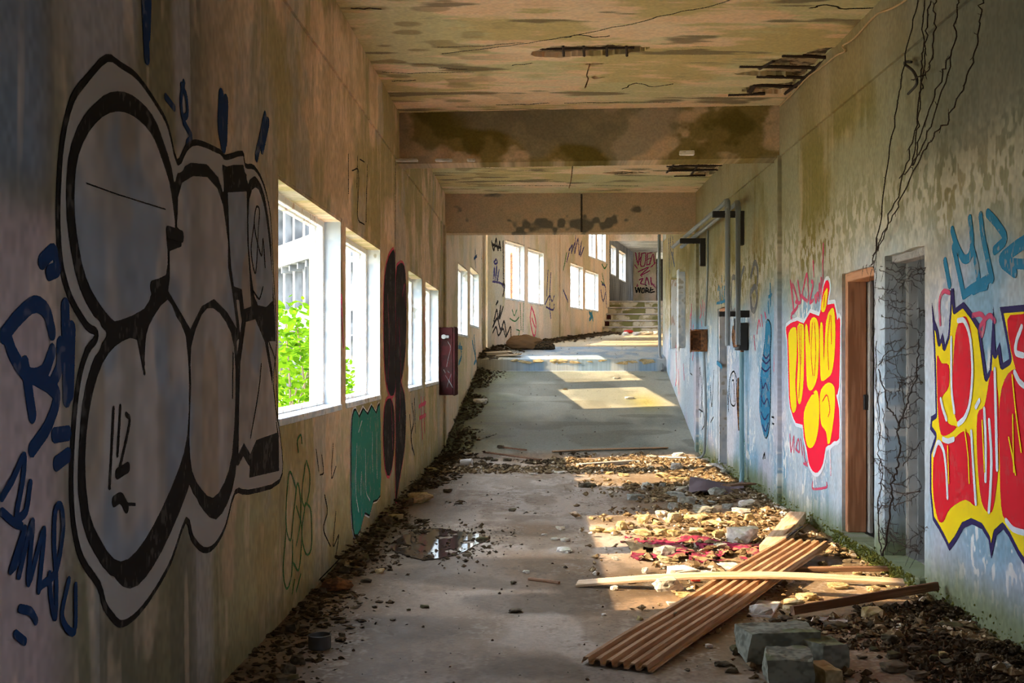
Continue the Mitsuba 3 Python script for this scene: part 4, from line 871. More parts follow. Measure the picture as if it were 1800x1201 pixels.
def plank(key, p0, p1, w, t, mat, label, cat, bend=0.0, roll=0.0, n=10, wob=.0):
    p0, p1 = np.array(p0, float), np.array(p1, float); ax = p1-p0; L = np.linalg.norm(ax); ax /= L
    sd = np.cross(ax, [0, 0, 1]); sd /= np.linalg.norm(sd); up = np.cross(sd, ax)
    sd, up = sd*math.cos(roll)+up*math.sin(roll), up*math.cos(roll)-sd*math.sin(roll)
    V, Fc = [], []; g = np.random.default_rng(int(abs(p0[0])*1000)); b = min(.004, t*.3)
    sec = [(-w/2, b), (-w/2+b, 0), (w/2-b, 0), (w/2, b), (w/2, t-b), (w/2-b, t), (-w/2+b, t), (-w/2, t-b)]
    for j in range(n+1):
        c = p0+ax*L*j/n+np.array([0, 0, bend*math.sin(math.pi*j/n)]); o = wob*(g.random()-.5)
        for s, h in sec: V.append(c+sd*(s+o)+up*h)
    for j in range(n):
        for i in range(8):
            k = (i+1) % 8; Fc += [(j*8+i, (j+1)*8+k, j*8+k), (j*8+i, (j+1)*8+i, (j+1)*8+k)]
    for i in range(1, 7): Fc += [(0, i, i+1), (n*8, n*8+i+1, n*8+i)]
    m = tm(V, Fc); trimesh.repair.fix_normals(m)
    tag_wood(key, m, mat, ax, label, cat)
plank('wooden_plank', (.26, 7.46, .005), (2.26, 7.02, .10), .105, .02, 'wood_pale', 'long pale warped plank lying across the ridged panel', 'plank', .05, -.12, 14, .006)
plank('timber_beam', (1.73, 8.5, .01), (2.33, 10.2, .03), .15, .085, 'wood_pale', 'thick squared timber with grooved end lying by the right wall', 'timber', 0, 0, 4)
plank('wooden_bar', (1.47, 6.55, .015), (2.40, 6.83, .10), .05, .05, 'wood_brown', 'dark brown wooden bar slanting up to the nearer doorway', 'wooden bar', 0, .2, 4)
plank('wooden_strip', (1.76, 7.80, .03), (2.42, 7.72, .05), .06, .03, 'wood_brown', 'short brown strip with notches behind the long pale plank', 'wooden strip', 0, 0, 4)
plank('splintered_board', (1.62, 8.35, .02), (2.08, 9.35, .10), .085, .02, 'wood_panel', 'narrow splintered board between the ridged panel and the timber', 'board', 0, .3, 6, .02)
plank('dark_board', (1.78, 8.6, .05), (2.13, 9.2, .12), .05, .012, 'black_metal', 'thin black edged board tip behind the ridged panel', 'board', 0, .5, 5, .02)
plank('thin_plank', np.array([.22, 17.3, .06]), np.array([2.0, 17.5, .10]), .09, .015, 'wood_panel', 'thin reddish plank lying at the foot of the ramp in the sun', 'plank', .01)
plank('grey_plank', fl(1018, 822), fl(1112, 815), .13, .05, 'wood_grey', 'grey weathered plank lying on the rubble before the ramp', 'plank')
plank('broken_lath', fl(855, 800)+[0, 0, .03], fl(950, 812)+[0, 0, .02], .07, .02, 'wood_brown', 'broken brown lath left of the foot of the ramp', 'lath')
plank('broken_lath', fl(885, 790)+[0, 0, .02], fl(925, 796)+[0, 0, .03], .05, .02, 'wood_brown', 'short broken lath behind the other at the foot of the ramp', 'lath')
plank('red_stick', fl(930, 1020), fl(983, 1027), .025, .018, 'wood_brown', 'thin reddish stick lying in the middle of the floor', 'stick')
plank('floor_lath', (2.0, 7.5, .02), (2.5-.1, 7.38, .02), .05, .02, 'wood_grey', 'pale lath scrap beside the doorway threshold', 'lath')
plank('board_scrap', fl(1490, 1095), fl(1440, 1092), .10, .015, 'wood_grey', 'grey scrap of board under the dark brown bar', 'board')
plank('paper_scrap', fl(1335, 1085), fl(1352, 1060), .14, .012, 'paint_white_matt', 'white flat scrap beside the end of the dark brown bar', 'scrap')
# broken concrete blocks at the bottom right
def broken_block(key, c, sx, sy, sz, rot, mat, label, seed, tilt=(0, 0)):
    g = np.random.default_rng(seed)
    p = np.array([(x, y, z) for x in (-1, 1) for y in (-1, 1) for z in (-1, 1)], float)
    p = np.vstack([p*(1-.25*g.random((8, 3))*[1, 1, .4]), p*[.8, .8, 1]*(1-.1*g.random((8, 3)))])*[sx/2, sy/2, sz/2]
    m = trimesh.convex.convex_hull(p)
    for _ in range(3): m = m.subdivide()
    n = m.vertex_normals; m.vertices += n*((meshkit.fbm(m.vertices*14+seed, 3)-.5)*.035)[:, None]
    m.apply_transform(trimesh.transformations.euler_matrix(tilt[0], tilt[1], rot)); m.apply_translation(np.array(c)-[0, 0, m.bounds[0][2]*1.0])
    return add(key, m, mat, label, 'concrete chunk')
broken_block('concrete_block', (1.20, 5.62, 0), .42, .24, .16, .1, 'rock_moss', 'large grey green broken block with a stepped edge at the bottom of the view', 3)
broken_block('concrete_block', (1.15, 5.22, 0), .24, .30, .14, -.1, 'rock_moss', 'squared grey block in front of the large broken block', 5)
broken_block('concrete_block', (1.36, 5.50, 0), .16, .26, .13, .5, 'rock_moss', 'rounded grey block on the right end of the large broken block', 8)
broken_block('concrete_block', (1.31, 5.2, 0), .10, .22, .09, .2, 'rock_ochre', 'narrow tan block right of the squared grey block', 9)
# red cloth
nx_, ny_ = 60, 36
XX, YY = np.meshgrid(np.linspace(0, 1, nx_), np.linspace(0, 1, ny_)); pp = np.c_[XX.ravel(), YY.ravel(), 0*XX.ravel()]
fld = meshkit.fbm(pp*[6, 4, 1]+3, 4, 2)
X = .70+1.15*pp[:, 0]+.10*(meshkit.noise(pp*5, 4)-.5); Y = 8.35+1.05*pp[:, 1]+.25*(meshkit.noise(pp*[4, 3, 1], 9)-.5)-.25*pp[:, 0]; Z = .004+.10*np.clip(fld-.4, 0, 1)+.016*np.abs(np.sin(9*fld*3))
grid = np.arange(nx_*ny_).reshape(ny_, nx_); keep = (meshkit.fbm(pp*[7, 6, 1], 3, 6) > .41).reshape(ny_, nx_)
FF = []
for j in range(ny_-1):
    for i in range(nx_-1):
        if keep[j, i]: FF += [(grid[j, i], grid[j, i+1], grid[j+1, i+1]), (grid[j, i], grid[j+1, i+1], grid[j+1, i])]
top = np.c_[X, Y, Z]; nv = len(top)
m = tm(np.vstack([top, top-[0, 0, .006]]), np.vstack([np.array(FF), np.array(FF)[:, ::-1]+nv]))
add('red_cloth', m, 'cloth_red', 'crumpled dirty crimson cloth lying in the sunlit rubble', 'cloth', smooth=True)
# bent purple sheet
nx_, ny_ = 24, 10
XX, YY = np.meshgrid(np.linspace(0, 1, nx_), np.linspace(0, 1, ny_)); pp = np.c_[XX.ravel(), YY.ravel(), 0*XX.ravel()]
P3 = np.c_[1.60+.62*pp[:, 0]+.12*pp[:, 1], 12.1+.75*pp[:, 1]+.12*pp[:, 0], .03+.035*np.sin(pp[:, 0]*5.1+pp[:, 1])+.045*pp[:, 1]+.06*meshkit.noise(pp*3.5, 1)]
grid = np.arange(nx_*ny_).reshape(ny_, nx_); FF = [t for j in range(ny_-1) for i in range(nx_-1) for t in ((grid[j, i], grid[j, i+1], grid[j+1, i+1]), (grid[j, i], grid[j+1, i+1], grid[j+1, i]))]
add('bent_sheet', tm(np.vstack([P3, P3-[0, 0, .012]]), np.vstack([np.array(FF), np.array(FF)[:, ::-1]+len(P3)])), 'purple_sheet', 'bent dull purple sheet of felt on the rubble near the teal pipe', 'sheet')
plank('dark_lath', (2.05, 12.35, .10), (2.5-.12, 12.6, .09), .12, .02, 'wood_brown', 'dark board end sticking out right of the purple sheet', 'board')

# ---------------------------------------------------------------- rubble: every chunk of its own
ROCKS = []
for s in range(9):
    g = np.random.default_rng(100+s); p = g.normal(0, 1, (22, 3)); p /= np.linalg.norm(p, axis=1, keepdims=True)**.75
    m = trimesh.convex.convex_hull(np.clip(p, -.8, .8)); 
    m = m.subdivide().subdivide()
    m.vertices += m.vertex_normals*((meshkit.fbm(m.vertices*2.2+s*7, 4, s)-.5)*.55)[:, None]
    m.vertices -= m.bounds.mean(0); m.vertices /= np.ptp(m.vertices, axis=0)
    ROCKS.append(mikit.ply(m, 'rock_ochre', smooth=False))
TONE = {'o': 'rock_ochre', 'p': 'rock_pale', 'g': 'rock_grey', 'd': 'rock_dark'}
WORDS = {'o': 'ochre', 'p': 'pale', 'g': 'grey', 'd': 'dark'}
rr = np.random.default_rng(21)
def chunk(px, py, w, h, tone, label=None, zoff=0, key='concrete_chunk'):
    c = fl(px, min(py+h*.35, 1260)); W_ = w/F*c[1]; D_ = W_*(.55+.35*rr.random()); hh = h/F*c[1]; elev = max(.1, (EYE-c[2])/c[1])
    H_ = float(np.clip(1.3*(hh-D_*elev*.6), .30*W_, .95*W_))
    M = T().translate([float(c[0]), float(c[1]+D_*.25), float(c[2]+H_*.36+zoff)]).rotate([0, 0, 1], float(rr.choice([0, 180])+rr.uniform(-25, 25))).scale([float(W_), float(D_), float(H_)])
    if label: return put(key, ROCKS[int(rr.integers(9))], M, TONE[tone], label, 'concrete chunk')
    if px < 800:
        zone = ('at the bottom left corner of the view' if py > 1100 else 'under the green looped tag' if py > 1000 else 'under the teal graffiti' if py > 950 else 'at the left rim of the puddle' if py > 905 and px > 690 else 'below the black and red column graffiti' if py > 850 else 'under the third and fourth windows' if py > 780 else 'along the left edge of the ramp')
    elif px < 1010:
        zone = 'near the puddle' if py > 900 and px < 900 else 'on the nearest bare stretch of floor' if py > 1000 else 'left of the big sunlit patch' if py > 880 else 'at the foot of the ramp' if py > 760 else 'on the ramp'
    elif py < 760: zone = 'on the ramp near its sunlit bars'
    elif py < 845: zone = 'in the far rubble at the foot of the ramp'
    elif py < 908: zone = 'in the shaded rubble before the purple sheet' if px < 1215 else 'in the shaded rubble under the teal pipe'
    elif py < 948: zone = 'at the back of the sunlit patch' if px < 1180 else 'behind the red cloth'
    elif py < 1020: zone = 'left of the red cloth' if px < 1120 else 'between the red cloth and the ridged panel' if px < 1340 else 'by the wooden door threshold'
    elif px < 1330 and py < 1110: zone = 'left of the ridged panel in the sun'
    elif py < 1075: zone = 'between the long plank and the brown bar' if px < 1560 else 'under the brown bar end by the doorway'
    elif px < 1480: zone = 'around the broken grey blocks'
    elif py < 1130: zone = 'in front of the dark brown bar'
    else: zone = 'in the dark soil at the bottom right'
    size = 'broad' if w/F*c[1] > .22 else 'fist sized' if w/F*c[1] > .11 else 'small'
    return put(key, ROCKS[int(rr.integers(9))], M, TONE[tone], f'{size} {WORDS[tone]} concrete chunk {zone}', 'concrete chunk', f'{size} {WORDS[tone]} chunks {zone}')
def many(lst, x0, y0, k):
    for q in lst: chunk(x0+q[0]/k, y0+q[1]/k, q[2]/k, q[3]/k, q[4], q[5] if len(q) > 5 else None, q[6] if len(q) > 6 else 0)
many([(540,217,60,35,'p'),(405,228,50,15,'p'),(232,215,80,15,'d','flat dark slab piece lying left of the shaded rubble'),(790,190,70,30,'g'),(890,257,95,55,'g','largest grey stone at the right of the shaded rubble'),(715,235,70,30,'g'),(475,272,80,30,'g'),(680,265,130,25,'g','flat grey slab in the shaded rubble'),(735,295,90,45,'g'),(665,320,60,40,'g'),(575,285,40,25,'o'),(815,335,100,40,'g'),(885,335,60,40,'g'),(940,318,60,25,'g'),(1040,305,95,38,'p','white chunk at the right edge of the shaded rubble'),(840,298,100,25,'g'),
  (520,385,70,45,'o'),(610,360,70,40,'p'),(670,380,90,50,'o'),(780,380,130,38,'o'),(870,408,130,35,'o'),(840,365,80,25,'o'),(955,405,70,25,'o'),(965,357,80,25,'o'),(1045,382,60,52,'o','pointed ochre stone standing alone left of the timber'),(585,398,50,25,'o'),(1010,345,100,18,'p'),(410,418,60,45,'o'),(285,435,80,30,'o'),(355,440,90,30,'o'),(510,450,110,30,'o'),(605,450,70,35,'o'),(670,457,70,35,'o'),(800,445,110,30,'o'),(895,462,70,40,'o'),
  (1015,478,170,95,'p','largest pale green white rubble lump beside the timber end'),(905,525,60,40,'g'),(625,550,120,60,'g','grey green lump at the left edge of the red cloth'),(640,588,110,28,'o'),(525,640,35,32,'p'),(715,650,170,45,'p','flat white slab in front of the red cloth'),(845,655,60,30,'p'),(955,625,140,45,'p','pale slab between the red cloth and the ridged panel'),(725,765,90,22,'o'),(660,805,60,22,'p'),(120,537,90,28,'p','flat white chip on the bare floor right of the puddle'),(100,427,50,18,'p'),(125,485,50,20,'p'),(75,480,50,15,'p'),(375,578,40,18,'g'),(20,458,30,12,'p'),(370,728,45,25,'p'),(500,878,35,22,'o'),(320,858,30,12,'p'),(700,850,25,18,'p'),(255,375,28,14,'o'),(345,380,40,14,'o'),
  (1340,775,110,30,'o'),(1110,845,110,60,'p'),(1275,800,110,28,'o'),(1250,828,70,28,'o'),(1090,962,190,70,'g'),(1000,1040,100,50,'d'),(1380,940,80,30,'d'),(845,1018,40,22,'p'),(1010,985,60,25,'d'),(1290,905,110,35,'d'),(1180,895,70,30,'d'),(920,1110,90,30,'d'),(960,1140,70,30,'d'),(1230,880,80,30,'d'),(680,125,60,40,'p','white rubble lump at the edge of the sun before the ramp'),(860,112,60,22,'p'),(700,60,80,20,'p'),(560,70,60,16,'p'),(480,95,50,16,'p'),(620,160,80,22,'o'),(700,190,110,22,'o'),(350,150,50,14,'o'),(420,160,60,14,'o'),(930,150,60,28,'g'),(900,160,50,25,'d'),(610,210,40,20,'g'),(830,85,50,18,'p'),(770,140,50,16,'p')], 950, 780, 2.852)
many([(430,515,110,35,'o'),(330,500,60,50,'d'),(385,525,50,25,'o'),(430,622,140,42,'o','pale ochre chunk between the brown strip and the long plank'),(250,690,150,40,'o'),(640,790,140,75,'o','spongy ochre stone under the dark brown bar'),(630,855,60,50,'d'),(420,865,150,60,'d','broad dark slab chunk at the lower right'),(270,890,110,40,'d'),(735,945,100,55,'d'),(890,1000,90,40,'d'),(760,1040,90,50,'d'),(765,1110,170,70,'d','largest dark clod at the bottom right'),(570,1050,60,25,'d'),(580,975,22,20,'p'),(1060,1030,60,30,'o'),(1000,1050,60,30,'d'),(910,1165,160,50,'d'),(1120,870,180,45,'d'),(130,750,80,30,'o'),(640,640,90,40,'o'),(700,610,90,35,'d'),(760,650,100,40,'d'),(560,920,60,25,'d'),(1240,1020,120,45,'d'),(1300,1060,110,60,'d'),(1420,1120,120,70,'g','grey green clod in the bottom right corner'),(1080,1080,90,40,'d'),(640,1000,60,30,'d'),(1180,960,120,45,'d'),(830,900,70,25,'d'),(920,920,80,30,'d'),(1000,900,70,35,'d'),(1250,950,90,35,'d'),(1060,960,60,25,'d'),(480,470,60,25,'d'),(540,540,60,25,'o')], 1350, 850, 3.422)
many([(820,280,140,55,'o','large tan stone against the left wall under the column graffiti'),(700,378,75,38,'o','squared tan chunk beside the left wall behind the puddle'),(650,400,70,55,'d'),(850,185,50,50,'d'),(480,610,80,35,'o'),(620,643,50,25,'o'),(170,930,60,50,'d'),(865,570,60,24,'d','dark stone on the near edge of the puddle'),(1135,482,70,22,'d'),(285,830,60,25,'d'),(210,1090,90,50,'d'),(160,1140,80,60,'d'),(150,1185,120,30,'d'),(600,450,80,40,'d'),(560,520,70,30,'d'),(900,200,60,28,'d'),(960,240,50,20,'d'),(530,580,90,40,'d'),(440,640,60,40,'d'),(330,740,50,30,'d'),(1285,335,40,16,'d'),(845,820,50,16,'d'),(240,920,60,20,'d'),(345,887,30,12,'d'),(520,803,30,12,'d'),(765,835,22,12,'d'),(685,885,32,12,'d'),(1355,645,40,18,'p'),(1290,700,35,18,'d'),(1300,845,70,12,'d'),(880,140,70,30,'o'),(800,230,60,30,'d'),(760,300,60,40,'d'),(1060,560,50,20,'d'),(990,560,30,15,'d'),(550,690,60,20,'d'),(430,960,40,20,'d')], 450, 780, 2.852)
many([(330,522,90,30,'p'),(500,880,60,20,'d'),(420,880,50,16,'d'),(380,870,60,20,'d'),(460,800,50,20,'d'),(290,740,40,22,'d'),(240,700,40,20,'d'),(1180,370,50,14,'p'),(1260,495,60,14,'p'),(860,440,30,10,'d'),(1560,930,70,35,'p'),(1450,970,60,16,'o'),(1690,1010,90,30,'p'),(1370,1050,80,35,'p'),(1590,1070,90,40,'p'),(1300,1115,110,40,'g'),(1000,1045,110,16,'d'),(1200,1060,60,14,'o'),(820,960,60,12,'p'),(660,970,60,12,'p')], 750, 560, 3.532)
put('concrete_chunk', ROCKS[2], T().translate([.80, 6.93, .115]).rotate([0, 0, 1], 20).scale([.19, .12, .085]), 'rock_pale', 'pale crumbly chunk lying on the ridged panel', 'concrete chunk')
put('concrete_chunk', ROCKS[5], T().translate([-.42, 24.6, 1.70]).rotate([0, 0, 1], 20).scale([1.1, .7, .42]), 'rock_ochre', 'large round brown boulder against the far left wall on the landing', 'boulder') if False else None
# sack and cardboard on the landing
m = trimesh.creation.icosphere(4); v = m.vertices.copy(); v *= [.42, .30, .19]; v[:, 2] = np.maximum(v[:, 2], -.13); v += m.vertex_normals*((meshkit.fbm(m.vertices*2.5, 4, 5)-.5)*.10)[:, None]
m.vertices = v; m.apply_translation([-.30, 25.95, 1.68+.14]); add('brown_sack', m, 'sack_brown', 'slumped brown sack against the far left wall on the landing', 'sack', smooth=True)
m = trimesh.creation.icosphere(3); v = m.vertices*[.28, .2, .11]; m.vertices = v+m.vertex_normals*((meshkit.fbm(m.vertices*3+4, 4, 6)-.5)*.08)[:, None]; m.apply_translation([.12, 25.9, 1.74]); add('earth_mound', m, 'dirt', 'dark mound of earth right of the brown sack', 'earth mound', smooth=True)
lab('cardboard_box', 'flattened cardboard box at the left end of the chipped landing edge', 'cardboard')
for i, (x, y, w, d, h, r) in enumerate(((-.85, 24.6, .55, .35, .06, .2), (-.62, 24.35, .5, .3, .03, -.3))):
    m = bx(-w/2, w/2, -d/2, d/2, 0, h, .004); m.apply_transform(trimesh.transformations.euler_matrix(.08, -.05, r)); m.apply_translation([x, y, zfloor(y)+.02]); add('cardboard_box__flap', m, 'cardboard')
# small finds
c = fl(820, 820); m = trimesh.creation.cylinder(.048, .16, sections=20, transform=trimesh.transformations.translation_matrix(c+[0, 0, .055])@trimesh.transformations.rotation_matrix(1.45, [.25, 1, 0])); add('white_cup', m, 'paint_white_matt', 'white plastic cup lying in the litter along the left wall', 'cup')
c = fl(844, 708); add('white_board_scrap', bx(c[0]-.13, c[0]+.13, c[1]-.1, c[1]+.1, c[2]+.02, c[2]+.07, .01), 'paint_white_matt', 'small white block on the litter at the left of the ramp', 'scrap')
c = fl(562, 1140); prof = np.array([[.0, 0], [.055, 0], [.058, .005], [.058, .065], [.061, .07], [.055, .072], [.052, .066], [.052, .008], [0, .006]])
m = trimesh.creation.revolve(prof, sections=28); m.apply_translation(c); add('tin_can', m, 'can_dark', 'dark round tin standing by the left wall at the bottom of the view', 'tin', smooth=40)
c = fl(592, 1038); m = trimesh.creation.icosphere(3); v = m.vertices*[.10, .07, .045]; v[:, 2] = np.maximum(v[:, 2], -.02); m.vertices = v+m.vertex_normals*((meshkit.fbm(m.vertices*4, 3, 2)-.5)*.04)[:, None]; m.apply_translation(c+[0, 0, .03]); add('rusty_lump', m, 'rust', 'rusty red brown bowl shaped lump against the left wall', 'rusty scrap', smooth=True)
c = np.array([3.15, 36.6, 2.24])
m = trimesh.creation.icosphere(2); m.vertices = m.vertices*[.16, .1, .06]+[2.95, 36.9, 2.33]; add('red_rag', m, 'plastic_red', 'bright red scrap lying at the foot of the stairs', 'rag')
c = fl(940, 1009); add('orange_chip', bx(1.02, 1.08, 7.55, 7.6, .01, .03, .004), 'plastic_red', 'tiny orange red chip before the ridged panel', 'chip')
for i, (px, py, w) in enumerate(((1120, 593, .3), (1140, 592, .35), (1155, 590, .3), (1100, 591, .2), (1130, 595, .25))):
    y = 35.2+.4*(i % 3); x = (px-CX)/F*y; put('concrete_chunk', ROCKS[i], T().translate([x, y, zfloor(y)+.05]).scale([w, .25, .12]), 'rock_pale', 'white rubble piece at the foot of the stairs', 'concrete chunk', 'white rubble before the stairs')
# ---- puddle
pud = [fl(*q) for q in ((692,955),(720,938),(765,930),(800,935),(850,942),(858,950),(835,960),(815,972),(780,982),(740,985),(705,975),(690,968))]
pg = Polygon(spline([p[:2] for p in pud], 4, True)).buffer(0)
for k_ in range(7):
    q = pud[k_ % len(pud)]*.55+np.array([-.85, 9.2, 0])*.45; pg = pg.difference(clump_poly((q[0]+.1*rr.normal(), q[1]+.2*rr.normal()), .05, .09, k_, 14))
m = extrude(pg, .004); m.apply_translation([0, 0, .0045]); add('puddle', m, 'water', 'shallow puddle reflecting the windows near the left wall', 'puddle')

# ---- litter nobody could count
def pieces(key, n, sampler, size, flat, mat, label, cat, seed, kind='stuff'):
    g = np.random.default_rng(seed); P0 = np.array([(1, 0, 0), (-1, 0, 0), (0, 1, 0), (0, -1, 0), (0, 0, 1), (0, 0, -1.0)]); F0 = np.array([(0, 2, 4), (2, 1, 4), (1, 3, 4), (3, 0, 4), (2, 0, 5), (1, 2, 5), (3, 1, 5), (0, 3, 5)])
    pos = sampler(g, n); n = len(pos); s = size[0]*(size[1]/size[0])**(g.random(n)**2.2)
    v = P0[None]*(.6+.8*g.random((n, 6, 1)))*s[:, None, None]*np.array([1, .7, flat])[None, None]+g.normal(0, .12, (n, 6, 3))*s[:, None, None]*[1, 1, flat]
    a = g.random(n)*2*np.pi; t = g.normal(0, .3, n); R = np.zeros((n, 3, 3)); R[:, 0, 0] = np.cos(a); R[:, 0, 1] = -np.sin(a); R[:, 1, 0] = np.sin(a); R[:, 1, 1] = np.cos(a); R[:, 2, 2] = 1; R[:, 2, 0] = t*np.cos(a)
    v = np.einsum('nij,nkj->nki', R, v)+pos[:, None]; v[:, :, 2] += s[:, None]*flat*.4
    f = F0[None]+(np.arange(n)*6)[:, None, None]
    add(key, tm(v.reshape(-1, 3), f.reshape(-1, 3)), mat, label, cat, kind=kind)
def zf(y): return np.interp(y, [17.0, 23.8, 23.81, 26.5, 37.4], [0, 1.216, 1.452, 1.74, 2.285])
XLv = np.vectorize(xl)
def left_strip(g, n):
    y = 3+21.5*g.random(n)**.8; w = np.where(y < 9, .22, np.where(y < 17, .42, .30)); x = XLv(y)+np.abs(g.normal(0, 1, n))*w+.01
    k = meshkit.noise(np.c_[x*2.5, y*1.2, 0*x], 4) > .33*(x-XLv(y))/.3; pile = .09*np.exp(-((x-XLv(y))/.22)**2)*(y > 8)
    p = np.c_[x, y, zf(y)+pile*g.random(n)]; return p[k]
def right_field(g, n):
    y = 5.0+12.2*g.random(n); x = 2.42-np.abs(g.normal(0, 1, n))*np.where(y < 7.2, .65, np.where(y < 11, .75, .7))
    k = (meshkit.fbm(np.c_[x*1.6, y*1.1, 0*x], 3, 8) > .36+.14*(y < 7.1)) & (x > .3); return np.c_[x, y, zf(y)+.02*g.random(n)][k]
def ramp_band(g, n):
    y = 14.6+2.0*g.random(n)**.9; x = -1.4+3.8*g.random(n); k = meshkit.fbm(np.c_[x*1.3, y*1.6, 0*x], 3, 5)+.12*(x > .2) > .50; return np.c_[x, y, zf(y)+.02*g.random(n)][k]
def scatter(g, n):
    y = 4.6+30*g.random(n)**1.6; x = XLv(y)+.1+3.6*g.random(n); return np.c_[x, y, zf(y)]
def landing(g, n):
    y = 24.5+12.8*g.random(n); x = XLv(y)+np.abs(g.normal(0, .35, n))+.02; return np.c_[x, y, zf(y)+.05*g.random(n)]
def dark_corner(g, n):
    y = 4.2+2.6*g.random(n)**1.2; x = 2.43-np.abs(g.normal(0, .42, n)); k = meshkit.noise(np.c_[x*3, y*3, 0*x], 2) > .32; return np.c_[x, y, .05*g.random(n)*np.exp(-((2.43-x)/.3)**2)][k]
def wet_rim(g, n):
    a = g.random(n)*2*np.pi; r = .9+.35*g.normal(0, 1, n); return np.c_[-.72+.42*r*np.cos(a), 9.25+.75*r*np.sin(a), 0*a+.004]
pieces('leaf_litter', 9000, left_strip, (.008, .05), .3, 'dirt', 'dark soil and dry leaf litter banked along the left wall', 'litter', 1)
pieces('gravel', 15000, right_field, (.006, .05), .5, 'gravel_mix', 'fine ochre gravel and crumbs among the rubble on the right', 'gravel', 2)
pieces('rubble_crumbs', 4200, ramp_band, (.012, .07), .45, 'gravel_mix', 'broken crumbs spread across the floor before the ramp', 'gravel', 3)
def ramp_dirt(g, n):
    y = 15.0+2.2*g.random(n); x = -1.4+2.2*g.random(n)**1.3; k = meshkit.fbm(np.c_[x*1.3, y*1.6, 0*x], 3, 5) > .42; return np.c_[x, y, zf(y)+.02*g.random(n)][k]
pieces('dark_litter', 2600, ramp_dirt, (.012, .06), .4, 'dirt', 'dark litter across the left half of the floor before the ramp', 'litter', 12)
def slab_bits(g, n):
    y = 7.6+7.5*g.random(n); x = 2.35-np.abs(g.normal(0, .75, n)); k = (meshkit.fbm(np.c_[x*1.6, y*1.1, 0*x], 3, 8) > .40) & (x > .35); return np.c_[x, y, .01+.02*g.random(n)][k]
pieces('plaster_bits', 900, slab_bits, (.03, .10), .38, 'gravel_mix', 'flat broken plaster bits too many to count among the rubble', 'plaster bits', 13)
pieces('floor_grit', 900, scatter, (.005, .022), .5, 'dirt', 'scattered dark grit on the open floor and ramp', 'grit', 4)
pieces('landing_litter', 1600, landing, (.02, .10), .35, 'dirt', 'dark litter along the foot of the far left walls', 'litter', 5)
pieces('dark_soil', 11000, dark_corner, (.005, .032), .6, 'dirt', 'dark soil banked along the foot of the right wall at the lower right', 'soil', 6)
pieces('puddle_grit', 500, wet_rim, (.006, .03), .5, 'dirt', 'wet grit around the puddle', 'grit', 7)
def moss_foot(g, n):
    y = 4.5+12.5*g.random(n); k = (y > 8.05) & (y < 8.26) | (y < 7.15) | (y > 9.2); return np.c_[2.44-np.abs(g.normal(0, .025, n)), y, .12*g.random(n)**2][k]
pieces('moss', 1700, moss_foot, (.004, .014), .9, 'moss', 'green moss along the foot of the right wall', 'moss', 8)
def moss_sill(g, n): y = 7.2+2.0*g.random(n); return np.c_[2.395-.012*np.abs(g.normal(0, 1, n)), y, .11*g.random(n)]
pieces('moss', 900, moss_sill, (.006, .018), .9, 'moss', 'green moss on the doorway thresholds', 'moss', 9)

# ---------------------------------------------------------------- outside
add('ground', bx(-70, -1.70, -20, 90, -.9, -.35), 'grass_ground', 'overgrown ground outside the windows', 'ground', kind='structure')
def leaf_mesh():
    v = np.array([(0, 0, 0), (.35, -.28, .03), (.75, -.22, .02), (1, 0, -.05), (.75, .22, .02), (.35, .28, .03), (.5, 0, -.02)]); f = [(0, 1, 6), (1, 2, 6), (2, 3, 6), (3, 4, 6), (4, 5, 6), (5, 0, 6)]; return tm(v, f)
LEAF = mikit.ply(leaf_mesh(), 'leaf')
LV, LF = leaf_mesh().vertices, leaf_mesh().faces
def shrub(key, c, r, n_leaf, n_ind, size, label, seed):
    k = uniq(key); lab(k, label, 'shrub'); g = np.random.default_rng(seed); c = np.array(c)
    ends = []
    for i in range(9):
        d = g.normal(0, 1, 3)*[1, 1, .5]+[0, 0, 1.0]; d /= np.linalg.norm(d); e = c+d*np.array(r)*.9*[1, 1, 1]
        b = np.array([c[0]+.2*g.normal(), c[1]+.2*g.normal(), -.4]); add(k+'__stem', tube(spline([b, (b+e)/2+g.normal(0, .12, 3), e], 5), np.linspace(.025, .008, 11), 5), 'bark')
    u = g.normal(0, 1, (n_leaf, 3)); u /= np.linalg.norm(u, axis=1, keepdims=True); rad = (.55+.45*g.random(n_leaf)**.5)*(.7+.6*meshkit.fbm(u*2+seed, 3, seed))
    pos = c+u*rad[:, None]*np.array(r); pos = pos[pos[:, 2] > -.35]; n = len(pos)
    A = g.random(n)*2*np.pi; tl_ = g.uniform(-.9, .5, n); ro = g.normal(0, .5, n); s = size*(.6+.7*g.random(n))
    cam = np.linalg.norm(pos-[0, 0, 1.5], axis=1)-.6*(pos[:, 0]); order = np.argsort(cam); ms = []
    for j, i in enumerate(order):
        M = trimesh.transformations.euler_matrix(ro[i], tl_[i], A[i]); M[:3, :3] *= s[i]; M[:3, 3] = pos[i]
        if j < n_ind: put(k+'__leaf', LEAF, T(M))
        else: ms.append(LV@M[:3, :3].T+M[:3, 3])
    ms = np.array(ms); f = LF[None]+(np.arange(len(ms))*len(LV))[:, None, None]
    add(k+'__foliage', tm(ms.reshape(-1, 3), f.reshape(-1, 3)), 'leaf', kind='stuff')
shrub('leafy_shrub', (-2.95, 13.2, .75), (.75, 1.7, 1.35), 2600, 180, .13, 'bright green leafy shrub filling the nearest window', 3)
shrub('leafy_shrub', (-4.4, 21.0, .6), (1.0, 2.4, 1.3), 2200, 60, .14, 'pale green shrub low in the second window', 5)
shrub('leafy_shrub', (-3.6, 17.2, .1), (.6, 1.2, 1.0), 1000, 40, .12, 'low shrub behind the frame of the second window', 6)
shrub('leafy_shrub', (-3.0, 38.0, 1.0), (1.2, 2.4, 1.9), 1200, 20, .2, 'green bush low in the far windows by the stairs', 7)
